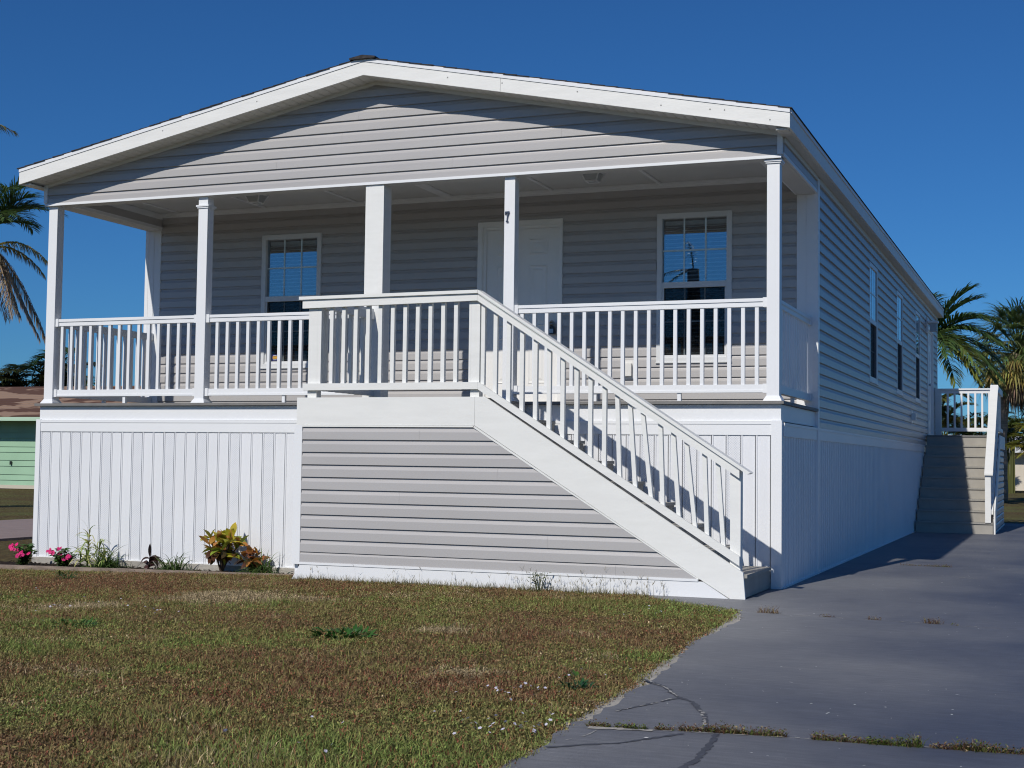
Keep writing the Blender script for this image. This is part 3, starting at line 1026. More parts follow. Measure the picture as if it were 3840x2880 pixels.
# key lockbox hanging on the front door knob
lb = thing('key_lockbox', (-3.01, DP - 0.045, 0.86), 'black key lockbox with a silver shackle hanging on the front door knob', 'lockbox')
MB().py([(-3.05, 0.865), (-2.97, 0.865), (-2.966, 0.90), (-2.975, 0.955), (-3.045, 0.955), (-3.054, 0.90)], DP - 0.075, DP - 0.03).build('lock_body', BLACK, lb)
MB().py([(-3.035, 0.878), (-2.985, 0.878), (-2.985, 0.925), (-3.035, 0.925)], DP - 0.079, DP - 0.0755).build('lock_face', STEEL, lb)
MB().tube([(-3.035, DP - 0.05, 0.95), (-3.04, DP - 0.05, 0.99), (-3.02, DP - 0.05, 1.02), (-3.0, DP - 0.05, 1.02), (-2.98, DP - 0.05, 0.99), (-2.985, DP - 0.05, 0.95)], [0.006] * 6, 6).build('shackle', STEEL, lb)
# security sticker on the left window
ws = thing('window_sticker', (-6.70, DP - 0.001, 0.61), 'small navy and gold sticker in the lower corner of the porch window', 'sticker')
box('sticker_sheet', -6.742, -6.655, DP - 0.0105, DP - 0.0095, 0.612, 0.692, NAVY, ws)
box('sticker_band', -6.730, -6.667, DP - 0.0116, DP - 0.0106, 0.638, 0.668, GOLD, ws)
box('sticker_line', -6.722, -6.675, DP - 0.0116, DP - 0.0106, 0.622, 0.628, PLASTIC, ws)
box('sticker_line', -6.722, -6.675, DP - 0.0116, DP - 0.0106, 0.677, 0.683, PLASTIC, ws)
# weatherproof outlet boxes
ob = thing('outlet_cover', (-2.10, DP - 0.02, 0.39), 'white weatherproof outlet cover on the porch wall right of the door', 'outlet')
box('mounting_block', -2.18, -2.02, DP - 0.024, DP - 0.003, 0.335, 0.555, PLASTIC, ob)
box('cover_box', -2.150, -2.050, DP - 0.075, DP - 0.0245, 0.39, 0.515, PLASTIC, ob)
box('cover_lip', -2.155, -2.045, DP - 0.08, DP - 0.07, 0.372, 0.389, PLASTIC, ob)
ob = thing('outlet_cover', (0.02, 12.1, 0.17), 'pale square outlet cover low on the shaded side wall', 'outlet')
box('mounting_block', 0.003, 0.026, 12.0, 12.2, 0.14, 0.36, PLASTIC, ob)
box('cover_box', 0.0265, 0.09, 12.04, 12.16, 0.19, 0.31, PLASTIC, ob)


# --- porch lights under the ceiling
def ceiling_light(x, y, zc, label):
    t = thing('porch_light', (x, y, zc), label, 'light', 'porch ceiling lights')
    box('base_plate', x - 0.11, x + 0.11, y - 0.11, y + 0.11, zc - 0.014, zc - 0.0005, WHITE, t)
    A, B = 0.098, 0.062
    z0, z1 = zc - 0.014, zc - 0.10
    q0 = [(x + sx * A, y + sy * A, z0) for sx, sy in ((-1, -1), (1, -1), (1, 1), (-1, 1))]
    q1 = [(x + sx * B, y + sy * B, z1) for sx, sy in ((-1, -1), (1, -1), (1, 1), (-1, 1))]
    mb = MB(); mb.v = q0 + q1
    mb.f = [(0, 1, 5, 4), (1, 2, 6, 5), (2, 3, 7, 6), (3, 0, 4, 7), (4, 5, 6, 7)]
    mb.build('lamp_glass', FROST, t)
    mb = MB()
    for i in range(4):
        mb.tube([q0[i], q1[i]], [0.008, 0.008], 6)
        mb.tube([q1[i], q1[(i + 1) % 4]], [0.008, 0.008], 6)
    mb.build('lamp_frame', WHITE, t)
    return t


ceiling_light(-6.50, 1.16, 2.545, 'white lantern ceiling light above the left porch window')
ceiling_light(-2.27, 1.16, 2.545, 'white lantern ceiling light between the front door and right porch window')
wl = thing('wall_light', (0.05, 15.25, 2.0), 'small white lantern beside the top of the side door', 'light')
box('back_plate', 0.0185, 0.045, 14.93, 15.09, 1.98, 2.28, WHITE, wl)
box('lamp_cap', 0.0455, 0.24, 14.91, 15.11, 2.165, 2.20, WHITE, wl)
box('lamp_glass', 0.085, 0.215, 14.94, 15.08, 2.0, 2.1645, FROST, wl)


# --- porch columns
def column(x0, x1, y0, y1, zt, m, cap=None, base=True):
    c = box('porch_column', x0, x1, y0, y1, 0.0, zt, m, house)
    if base:
        s = MB(); e = 0.028
        xa, xb, ya, yb = x0 - e, x1 + e, y0 - e, y1 + e
        s.loops([(xa, ya, 0.0), (xb, ya, 0.0), (xb, yb, 0.0), (xa, yb, 0.0)], [(xa + 0.004, ya + 0.004, 0.014), (xb - 0.004, ya + 0.004, 0.014), (xb - 0.004, yb - 0.004, 0.014), (xa + 0.004, yb - 0.004, 0.014)])
        s.loops([(xa + 0.005, ya + 0.005, 0.0141), (xb - 0.005, ya + 0.005, 0.0141), (xb - 0.005, yb - 0.005, 0.0141), (xa + 0.005, yb - 0.005, 0.0141)],
                [(x0 - .002, y0 - .002, 0.05), (x1 + .002, y0 - .002, 0.05), (x1 + .002, y1 + .002, 0.05), (x0 - .002, y1 + .002, 0.05)])
        s.build('column_base', m, c)
    if cap is not None:
        e = 0.022
        box('column_capital', x0 - e, x1 + e, y0 - e, y1 + e, cap, cap + 0.018, m, c)
        box('column_capital', x0 - e * .55, x1 + e * .55, y0 - e * .55, y1 + e * .55, cap - 0.016, cap - 0.0003, m, c)
    return c


CT = GB - 0.0065
col1 = column(-8.60, -8.48, 0.02, 0.14, CT, WHITE, None)
col2 = column(-6.535, -6.415, 0.02, 0.14, CT, WHITE, 2.20)
col3 = column(-4.425, -4.210, -0.005, 0.175, GB - 0.0065, PAINT, None, False)
col4 = column(-2.842, -2.728, 0.02, 0.14, CT, WHITE, None)
col5 = column(-0.142, -0.022, 0.02, 0.14, CT, WHITE, 2.288)
for o_, l_ in ((col1, 'corner column at the left end of the porch'), (col2, 'column left of the porch window'), (col3, 'wide central porch column painted off white'), (col4, 'column carrying the house number'), (col5, 'corner column at the right end of the porch')):
    o_['label'] = l_
# house number
hn = MB()
N7 = [(-2.830, 1.950), (-2.784, 1.952), (-2.783, 1.938), (-2.797, 1.905), (-2.803, 1.870), (-2.803, 1.856), (-2.795, 1.852), (-2.796, 1.840), (-2.819, 1.841), (-2.821, 1.853), (-2.812, 1.857), (-2.811, 1.880), (-2.806, 1.912), (-2.798, 1.935), (-2.815, 1.934), (-2.821, 1.922), (-2.826, 1.912), (-2.830, 1.920)]
hn.py(N7, 0.004, 0.0195)
tag(hn.build('house_number', NUMB), 'dark metal house number 7 on the porch column before the door', 'number')


# --- vinyl porch railings
def railing(name, x0, x1, n, yc, parent, m=WHITE, zt=0.985, axis='x', feet=1, first=None, pitch=None):
    """porch railing from x0 to x1; top rail carries its pieces"""
    def bx(nm, a, b, c, d, z0, z1, par):
        return box(nm, a, b, yc + c, yc + d, z0, z1, m, par) if axis == 'x' else box(nm, yc + c, yc + d, a, b, z0, z1, m, par)
    top = bx(name, x0 + 0.001, x1 - 0.001, -0.036, 0.036, zt - 0.032, zt, parent)
    bx('rail_body', x0 + 0.001, x1 - 0.001, -0.026, 0.026, zt - 0.080, zt - 0.0325, top)
    bx('lower_rail', x0 + 0.001, x1 - 0.001, -0.026, 0.026, 0.105, 0.160, top)
    bx('lower_rail_lip', x0 + 0.001, x1 - 0.001, -0.032, 0.032, 0.083, 0.1045, top)
    for a in (x0 + 0.0005, x1 - 0.0405):
        bx('rail_bracket', a, a + 0.04, -0.042, 0.042, zt - 0.086, zt + 0.006, top)
        bx('rail_bracket', a, a + 0.04, -0.038, 0.038, 0.078, 0.166, top)
    p = pitch or (x1 - x0) / (n + 1)
    f0 = first if first is not None else x0 + p
    for i in range(n):
        c = f0 + p * i
        if c > x1 - 0.02: break
        bx('baluster', c - 0.018, c + 0.018, -0.018, 0.018, 0.1605, zt - 0.0805, top)
    for i in range(feet):
        c = x0 + (x1 - x0) * (i + 1) / (feet + 1) + 0.0
        bx('rail_foot', c - 0.018, c + 0.018, -0.018, 0.018, 0.0, 0.0825, top)
    return top


railing('porch_railing', -8.48, -6.535, 14, 0.08, house, pitch=0.1338, first=-8.40)
railing('porch_railing', -6.415, -4.425, 15, 0.08, house, pitch=0.1325, first=-6.285)
railing('porch_railing', -2.728, -0.142, 19, 0.08, house, pitch=0.1337, first=-2.652, feet=2)
railing('porch_railing', 0.14, DP - 0.035, 13, -0.082, house, axis='y')
railing('porch_railing', 0.14, DP - 0.035, 13, HX0 + 0.082, house, axis='y')

# ------------------------------------------------------------------ front staircase
stair = thing('front_staircase', (-2.5, -0.6, -1.77), 'off white wooden staircase with landing and railing in front of the porch', 'stairs')
SY = -1.18
LX0, LX1 = -4.53, -2.55
RISE, RUN = 0.194, 0.308
STX = -0.092
# landing
box('landing_frame', LX0 + 0.05, LX1 - 0.05, SY + 0.06, -0.03, -0.24, -0.036, SHEATH, stair)
y = SY + 0.028
while y < -0.03:
    y2 = min(y + 0.14, -0.028)
    box('landing_board', LX0 + 0.03, LX1, y, y2 - 0.005, -0.034, -0.010, DECK, stair)
    y = y2
box('rim_board', LX0, -2.637, SY, SY + 0.026, -0.272, -0.004, PAINT, stair)
box('rim_board', LX0, LX0 + 0.026, SY + 0.027, -0.027, -0.272, -0.004, PAINT, stair)
# stringers
sl_ = (1.539 - 0.005) / (2.538 - 0.101)


def strt(x): return -0.005 - sl_ * (x + 2.538)


def stringer(y0, y1, m=PAINT):
    lo = 0.283
    xb = -2.635
    P = [(xb, -0.004), (-2.538, -0.004), (STX - 0.012, strt(STX - 0.012)), (STX + 0.008, -1.767), (-0.215, -1.767)]
    P += [(-0.485, -1.607), (xb, -0.272)]
    return MB().py(P, y0, y1).build('stringer', m, stair)


stringer(SY, SY + 0.03)
MB().py([(-2.635, -0.24), (-2.5, -0.24), (STX - 0.03, -1.767), (-0.46, -1.767), (-2.635, -0.46)], -0.062, -0.036).build('stringer', SHEATH, stair)
panel = MB().py([(LX0 + 0.06, -1.76), (-0.45, -1.76), (-2.65, -0.29), (LX0 + 0.06, -0.29)], SY + 0.045, SY + 0.06).build('side_panel', SHEATH, stair)
sb = -1.607
k = 0
z = -0.292 - EXPO


def lowx(zz): return -2.637 + (-0.272 - zz) / ((1.607 - 0.272) / (2.635 - 0.485)) - 0.004


while z > sb - EXPO:
    zb = max(z, sb)
    cut = (-3.2, 9, 9, -2.4, 9, -3.4, 9, 9, -1.9, 9, -1.25)[k % 11]
    segs = [(LX0 + 0.068, lowx)] if cut > 0 else [(LX0 + 0.068, cut - 0.0005), (lambda q, c=cut: c + 0.0005, lowx)]
    course('siding_board', 'S', zb, z + EXPO, segs, SIDING, panel)
    z -= EXPO; k += 1
box('panel_head', LX0 + 0.065, -2.64, SY - 0.004, SY + 0.03, -0.290, -0.2735, PAINT, stair)
MB().py([(-2.640, -0.274), (-0.485, -1.609), (-0.505, -1.609), (-2.650, -0.290)], SY - 0.004, SY + 0.03).build('panel_trim', PAINT, stair)
MB().py([(LX0 - 0.02, -1.775), (-0.214, -1.775), (-0.455, -1.6285), (LX0 + 0.07, -1.6285)], SY - 0.002, SY + 0.04).build('base_board', WHITE, stair)
box('panel_sill', LX0 + 0.07, -0.50, SY - 0.010, SY + 0.03, -1.628, -1.606, WHITE, stair)
box('corner_board', LX0 - 0.02, LX0 + 0.066, SY - 0.003, SY + 0.05, -1.628, -0.273, WHITE, stair)
box('corner_board', LX0 - 0.018, LX0 + 0.02, SY + 0.051, -0.03, -1.80, -0.273, WHITE, stair)
# treads and risers
for i in range(8):
    zt = -1.557 + RISE * i
    xn = STX - RUN * i
    if i < 8:
        box('tread_board', xn - 0.140, xn + 0.018, SY + 0.031, -0.066, zt - 0.028, zt, TREAD, stair)
        box('tread_board', xn - RUN - 0.02, xn - 0.145, SY + 0.031, -0.066, zt - 0.028, zt, TREAD, stair)
    zb = zt - RISE if i else -1.767
    box('riser', xn - 0.02, xn - 0.004, SY + 0.031, -0.036, zb + (0.0 if i else 0.03), zt - 0.0285, RISER, stair)
box('riser', -2.575, -2.555, SY + 0.031, -0.066, -0.20, -0.0345, RISER, stair)
box('tread_trim', STX - 0.006, STX - 0.0015, SY + 0.031, -0.036, -1.757, -1.735, RISER, stair)


# stair and landing railing, painted timber
RYC = SY - 0.01      # front face plane of the rail boards


def rl(x): return -sl_ * (x + 2.60)


lrail = MB().loops([(-4.516, RYC - 0.02, 0.957), (-2.612, RYC - 0.02, 0.965), (-2.612, RYC + 0.12, 0.965), (-4.516, RYC + 0.12, 0.957)],
                   [(-4.516, RYC - 0.02, 0.988), (-2.612, RYC - 0.02, 0.996), (-2.612, RYC + 0.12, 0.996), (-4.516, RYC + 0.12, 0.988)]).build('landing_railing', PAINT, stair)
MB().py([(-4.484, 0.873), (-2.62, 0.897), (-2.62, 0.9645), (-4.484, 0.9565)], RYC, RYC + 0.036).build('rail_board', PAINT, lrail)
box('lower_rail', -4.465, -2.606, RYC, RYC + 0.036, 0.066, 0.133, PAINT, lrail)
post = box('rail_post', -4.430, -4.330, RYC + 0.037, RYC + 0.127, -0.008, 0.9565, PAINT, lrail)
box('rail_post', -2.695, -2.605, RYC + 0.037, RYC + 0.127, -0.008, 0.9640, PAINT, lrail)
box('nailer', -2.716, -2.6955, RYC + 0.037, RYC + 0.075, 0.1335, 0.89, PAINT, lrail)
box('nailer', -4.3295, -4.29, RYC + 0.037, RYC + 0.075, 0.1335, 0.87, PAINT, lrail)
for i in range(11):
    c = -4.178 + 0.1325 * i
    box('baluster', c - 0.0195, c + 0.0195, RYC + 0.037, RYC + 0.076, 0.067, 0.895, PAINT, lrail)
# return railing from the landing corner to the wide column
rrail = box('return_railing', -4.445, -4.305, RYC + 0.121, -0.007, 0.957, 0.988, PAINT, stair)
box('rail_board', -4.329, -4.293, RYC + 0.128, -0.0065, 0.875, 0.9565, PAINT, rrail)
box('lower_rail', -4.329, -4.293, RYC + 0.128, -0.0065, 0.066, 0.133, PAINT, rrail)
for i in range(7):
    c = RYC + 0.235 + 0.132 * i
    box('baluster', -4.3685, -4.3295, c - 0.0195, c + 0.0195, 0.067, 0.9, PAINT, rrail)
# sloping part
XA, XE = -2.610, -0.036
sl2 = (0.980 + 0.678) / (2.612 - 0.060)


def rz(x, z0): return z0 - sl2 * (x + 2.612)


srail = MB().loops([(XA, RYC - 0.02, rz(XA, 0.965)), (XE - 0.03, RYC - 0.02, rz(XE - 0.03, 0.965)), (XE - 0.03, RYC + 0.12, rz(XE - 0.03, 0.965)), (XA, RYC + 0.12, rz(XA, 0.965))],
                   [(XA, RYC - 0.02, rz(XA, 0.998)), (XE, RYC - 0.02, rz(XE, 0.998)), (XE, RYC + 0.12, rz(XE, 0.998)), (XA, RYC + 0.12, rz(XA, 0.998))]).build('stair_railing', PAINT, stair)
XB = -0.137
MB().py([(-2.619, rz(-2.619, 0.890)), (XB, rz(XB, 0.883)), (XB, rz(XB, 0.9645)), (-2.619, rz(-2.619, 0.9645))], RYC, RYC + 0.036).build('rail_board', PAINT, srail)


def lrz(x, z0): return z0 - ((1.398 + 0.131) / (2.599 - 0.134)) * (x + 2.6)


MB().py([(-2.605, lrz(-2.605, 0.062)), (-0.134, lrz(-0.134, 0.050)), (-0.134, lrz(-0.134, 0.131)), (-2.605, lrz(-2.605, 0.131))], RYC, RYC + 0.036).build('lower_rail', PAINT, srail)
MB().py([(-0.225, -1.535), (-0.133, -1.535), (-0.133, rz(-0.133, 0.963)), (-0.225, rz(-0.225, 0.963))], RYC + 0.0365, RYC + 0.126).build('rail_post', PAINT, srail)
box('nailer', -2.592, -2.554, RYC + 0.037, RYC + 0.075, 0.11, 0.87, PAINT, srail)
NB = 17
for i in range(NB):
    c = -2.448 + 0.1337 * i
    if c > -0.29: break
    lean = 0.0
    if i >= 9: lean = 0.014 * (1 + ((i * 7) % 3))      # the lower balusters stand a little out of plumb
    a, b = c - 0.0195, c + 0.0195
    MB().py([(a + lean, lrz(a, 0.066)), (b + lean, lrz(b, 0.066)), (b - lean, rz(b, 0.895)), (a - lean, rz(a, 0.895))], RYC + 0.037, RYC + 0.076).build('baluster', PAINT, srail)

# ------------------------------------------------------------------ side staircase at the far end of the drive
ss = thing('side_staircase', (0.7, 14.5, -1.77), 'grey wooden stairs with white railing climbing to the side door', 'stairs')
SX0, SX1 = 0.04, 1.325
Y0 = 12.5
for i in range(9):
    zt = -1.567 + 0.1945 * i
    yn = Y0 + 0.28 * i
    if i < 8:
        box('tread_board', SX0, SX1 - 0.002, yn - 0.02, yn + 0.125, zt - 0.028, zt, TREAD, ss)
        box('tread_board', SX0, SX1 - 0.002, yn + 0.13, yn + 0.29, zt - 0.028, zt, TREAD, ss)
    else:
        for q in range(15):
            box('landing_board', SX0, SX1 - 0.002, yn - 0.02 + q * 0.145, yn + 0.12 + q * 0.145, zt - 0.028, zt, DECK, ss)
    zb = zt - 0.1945 if i else -1.77
    box('riser', SX0, SX1 - 0.002, yn + 0.002, yn + 0.018, zb, zt - 0.0285, RISER, ss)
    if i: box('riser_shadow_trim', SX0, SX1 - 0.002, yn - 0.004, yn + 0.0015, zb + 0.0005, zb + 0.02, RISER, ss)
YE = 16.9
spn = MB().px([(Y0, -1.77), (YE, -1.77), (YE, -0.02), (14.74, -0.02), (Y0, -1.56)], SX1, SX1 + 0.01).build('side_panel', SHEATH, ss)
z = -1.72
k = 0
while z < -0.05:
    fa = lambda q: Y0 + 0.05 + max(0.0, (q + 1.45) / 0.6875)
    course('siding_board', 'Q', z, min(z + EXPO, -0.03), [(fa, YE - 0.03)], SIDING, spn)
    z += EXPO; k += 1
MB().px([(Y0 - 0.02, -1.77), (Y0 + 0.012, -1.77), (Y0 + 0.012, -1.30), (14.8, 0.25 - 0.03), (14.8, 0.0), (Y0 + 0.02, -1.53)], SX1 + 0.0, SX1 + 0.045)
st = MB().px([(Y0 - 0.03, -1.77), (Y0 + 0.10, -1.77), (14.75, -0.26), (14.75, -0.01), (Y0 - 0.03, -1.36)], SX1 + 0.019, SX1 + 0.045).build('stringer', PAINT, ss)
box('rim_board', SX1 + 0.019, SX1 + 0.045, 14.751, YE, -0.26, -0.01, PAINT, ss)
box('base_board', SX1 + 0.019, SX1 + 0.03, Y0 + 0.101, YE, -1.775, -1.735, PAINT, ss)
# handrail: wide cap climbing on the right
hs = (0.0 + 0.72 + 0.235) / 2.3
hz = lambda y: -0.72 + 0.700 * (y - 12.42)
cap = MB().px([(12.42, hz(12.42) - 0.03), (14.80, hz(14.80) - 0.03), (14.80, hz(14.80)), (12.42, hz(12.42))], 1.195, 1.335).build('stair_railing', PAINT, ss)
MB().px([(12.50, hz(12.50) - 0.12), (14.80, hz(14.80) - 0.12), (14.80, hz(14.80) - 0.031), (12.50, hz(12.50) - 0.031)], 1.30, 1.334).build('rail_board', PAINT, cap)
MB().px([(12.50, hz(12.50) - 0.76), (14.80, hz(14.80) - 0.80), (14.80, hz(14.80) - 0.73), (12.50, hz(12.50) - 0.69)], 1.30, 1.334).build('lower_rail', PAINT, cap)
MB().px([(12.46, -1.566), (12.55, -1.566), (12.55, hz(12.55) - 0.031), (12.46, hz(12.46) - 0.031)], 1.203, 1.299).build('rail_post', PAINT, cap)
for i in range(15):
    c = 12.72 + i * 0.138
    MB().px([(c - 0.019, hz(c) - 0.74), (c + 0.019, hz(c) - 0.74), (c + 0.019, hz(c) - 0.035), (c - 0.019, hz(c) - 0.035)], 1.26, 1.2995).build('baluster', PAINT, cap)
box('rail_post', 1.20, 1.30, 14.81, 14.90, -0.01, 0.92, PAINT, cap)
sr = box('landing_railing', 1.195, 1.335, 14.905, YE, 0.90, 0.93, PAINT, ss)
box('rail_board', 1.30, 1.334, 14.905, YE, 0.81, 0.899, PAINT, sr)
box('lower_rail', 1.30, 1.334, 14.905, YE, 0.08, 0.15, PAINT, sr)
for i in range(13):
    c = 15.05 + i * 0.142
    box('baluster', 1.26, 1.2995, c - 0.019, c + 0.019, 0.08, 0.89, PAINT, sr)
YR = 16.78
br = box('back_railing', 0.15, 1.19, YR - 0.03, YR + 0.11, 0.955, 0.985, WHITE, ss)
box('rail_board', 0.15, 1.19, YR, YR + 0.05, 0.885, 0.9545, WHITE, br)
box('lower_rail', 0.15, 1.19, YR, YR + 0.05, 0.11, 0.185, WHITE, br)
box('rail_post', 0.03, 0.149, YR - 0.02, YR + 0.09, -0.01, 0.985, PAINT, br)
for i in range(7):
    c = 0.275 + 0.134 * i
    box('baluster', c - 0.019, c + 0.019, YR, YR + 0.038, 0.1855, 0.8845, WHITE, br)

# ------------------------------------------------------------------ flower bed
def bedz(x): return -1.835 - 0.004 * (-4.6 - x)


bed_poly = [(-9.3, -0.93), (-8.45, -0.80), (-6.9, -0.62), (-5.05, -0.36), (-4.57, -0.28), (-4.57, -0.05), (-9.3, -0.05)]
tag(MB().pz(bed_poly, -1.95, -1.845).build('flower_bed', SOIL), kind='structure')
mb = MB()
for i in range(900):       # bark mulch lying on the soil
    t = random.random(); x = -9.2 + 4.6 * t; yb = -0.90 + (x + 9.2) / 4.6 * 0.62
    y = random.uniform(yb + 0.05, -0.06); a = random.uniform(0, 3.14); L = random.uniform(0.012, 0.035); w = random.uniform(0.005, 0.012)
    c, s = math.cos(a), math.sin(a); n = len(mb.v); z = -1.843 + random.uniform(0, 0.012)
    for p, q, dz in ((-L, -w, 0), (L, -w, 0.006), (L, w, 0.008), (-L, w, 0.002)):
        mb.v.append((x + p * c - q * s, y + p * s + q * c, z + dz + random.uniform(-.004, .006)))
    mb.f.append((n, n + 1, n + 2, n + 3))
tag(mb.build('bark_mulch', SOIL), 'dark bark mulch covering the flower bed soil', 'mulch', kind='stuff')
border = thing('garden_border', (-6.9, -0.65, -1.90), 'weathered timber edging along the front of the flower bed', 'edging')
bp_ = [(-9.3, -0.97), (-7.18, -0.69), (-5.95, -0.515), (-4.585, -0.315)]
for a, b in zip(bp_[:-1], bp_[1:]):
    a, b = np.array(a), np.array(b)
    d = (b - a) / np.linalg.norm(b - a); n = np.array([-d[1], d[0]]) * 0.09
    a2, b2 = a + d * 0.004, b - d * 0.004
    dz = random.uniform(-0.006, 0.006)
    MB().pz([tuple(a2), tuple(b2), tuple(b2 + n), tuple(a2 + n)], -1.93, -1.812 + dz).build('edging_board', TIMBER, border)


def jitc(c, a=0.15):
    k = 1 + random.uniform(-a, a)
    return tuple(max(0.0, v * k * (1 + random.uniform(-a, a) * 0.5)) for v in c)


def pink_plant(x, y, z0, h, w, nfl, label, seed):
    random.seed(seed)
    t = thing('flowering_plant', (x, y, z0), label, 'plant', 'pink flowering bedding plants')
    mb = MB()
    tops = []
    for i in range(20):
        a = random.uniform(0, 6.28); r = w * 0.55 * math.sqrt(random.random())
        p1 = (x + r * math.cos(a), y + r * math.sin(a) * 0.7, z0 + h * random.uniform(0.55, 0.95))
        mb.tube([(x + r * .3 * math.cos(a), y + r * .3 * math.sin(a), z0), p1], [0.004, 0.003], 4, (0.06, 0.09, 0.03))
        tops.append(p1)
        for j in range(18):
            f = random.uniform(0.05, 1.0); b = random.uniform(0, 6.28)
            q = tuple(np.array((x, y, z0)) * (1 - f) + np.array(p1) * f)
            mb.leaf(q, (math.cos(b), math.sin(b), random.uniform(0.1, 0.8)), random.uniform(0.055, 0.09), 0.030, 0.9, random.uniform(-.5, .5), jitc((0.065, 0.135, 0.03), 0.3), seg=3)
    mb.build('foliage', LEAF, t)
    random.seed(seed + 1)
    pts = sorted(tops, key=lambda p: (p[1], -p[2]))
    for i in range(nfl):
        fx = x + w * 0.52 * math.sin(2.4 * i + seed) * random.uniform(0.55, 1); fz = z0 + h * (0.45 + 0.55 * ((i * 0.618) % 1.0)); fy = y - random.uniform(0.02, 0.12)
        mb = MB()
        nrm = Vector((random.uniform(-.5, .5), -1, random.uniform(0.1, 0.9))).normalized()
        u = nrm.cross(Vector((0, 0, 1))).normalized(); v = u.cross(nrm)
        c0 = jitc((0.80, 0.035, 0.22), 0.12)
        R = random.uniform(0.019, 0.027)
        for k in range(5):
            an = 2 * math.pi * k / 5 + i
            d = u * math.cos(an) + v * math.sin(an); s = nrm.cross(d)
            C = Vector((fx, fy, fz)); n = len(mb.v)
            for rr, ww in ((0.1, 0.1), (0.55, 0.42), (0.9, 0.5), (1.05, 0.22)):
                for sg in (1, -1):
                    mb.v.append(tuple(C + d * R * rr + s * sg * R * ww + nrm * (0.004 * k % 0.003 + 0.25 * R * (rr - rr * rr))))
                    mb.c.append(tuple(q * (0.75 if rr < 0.3 else 1) for q in c0))
            for q in range(3): mb.f.append((n + 2 * q, n + 2 * q + 1, n + 2 * q + 3, n + 2 * q + 2))
        mb.build('flower', PETAL, t)
    return t


pink_plant(-8.47, -0.42, -1.845, 0.25, 0.27, 20, 'bright pink flowering plant at the left corner of the house', 3)
pink_plant(-7.90, -0.42, -1.845, 0.22, 0.34, 18, 'pink flowering plant between the corner plant and the variegated plant', 9)


def grass_clump(x, y, z0, h, spread, n, col, label, seed, name='grass_plant', col2=None, width=0.014, droop=2.2):
    random.seed(seed)
    mb = MB()
    for i in range(n):
        a = random.uniform(0, 6.28); e = random.uniform(0.15, 1.35)
        L = h * random.uniform(0.6, 1.25)
        b = (x + random.uniform(-1, 1) * spread * 0.22, y + random.uniform(-1, 1) * spread * 0.18, z0)
        d = (math.cos(a) * math.cos(e), math.sin(a) * math.cos(e), math.sin(e))
        mb.leaf(b, d, L, width * random.uniform(0.7, 1.2), droop * random.uniform(0.5, 1.3), random.uniform(-.6, .6), jitc(col, 0.3), jitc(col2 or col, 0.3), 6, lambda t: (1 - t) ** 0.6 if t > 0.1 else 0.8)
    return tag(mb.build(name, LEAF), label, 'plant', 'strap leaved clumps in the flower bed')


grass_clump(-7.36, -0.36, -1.845, 0.34, 0.46, 190, (0.05, 0.10, 0.022), 'dark green grassy clump right beside the variegated plant', 21, col2=(0.09, 0.15, 0.03))
grass_clump(-6.53, -0.33, -1.845, 0.30, 0.42, 170, (0.06, 0.115, 0.028), 'green grassy clump in the middle of the flower bed', 22, col2=(0.12, 0.17, 0.04))
grass_clump(-5.45, -0.26, -1.845, 0.32, 0.46, 190, (0.055, 0.105, 0.025), 'green grassy clump right of the yellow croton', 23, col2=(0.10, 0.16, 0.035))

# variegated plant: several canes of arching striped leaves
random.seed(31)
t = thing('variegated_plant', (-7.62, -0.33, -1.845), 'tall pale green and cream variegated plant in the flower bed', 'plant')
for ci, (dx, dy, hh) in enumerate(((-0.02, 0, 0.42), (0.10, 0.03, 0.30), (-0.10, -0.03, 0.22), (0.20, -0.02, 0.16), (0.03, -0.08, 0.15))):
    X, Yp = -7.62 + dx, -0.33 + dy
    mb = MB()
    mb.tube([(X, Yp, -1.845), (X + 0.015, Yp, -1.845 + hh)], [0.008, 0.006], 5, (0.14, 0.15, 0.06))
    mb.build('stem', LEAF, t)
    mb = MB()
    for i in range(int(24 + 30 * hh)):
        f = 0.25 + 0.75 * random.random(); a = random.uniform(0, 6.28); e = 0.2 + 1.1 * f * random.random()
        cr = random.random()
        c = jitc((0.52, 0.54, 0.20) if cr < 0.6 else (0.22, 0.30, 0.07), 0.2)
        mb.leaf((X + 0.015 * f, Yp, -1.845 + hh * f), (math.cos(a) * math.cos(e), math.sin(a) * math.cos(e), math.sin(e)), random.uniform(0.14, 0.24), 0.020, random.uniform(1.0, 2.4), random.uniform(-.4, .4), c, None, 5, lambda q: (1 - q) ** 0.5 * (0.6 + 0.4 * min(1, q * 5)))
    mb.build('foliage', LEAF, t)


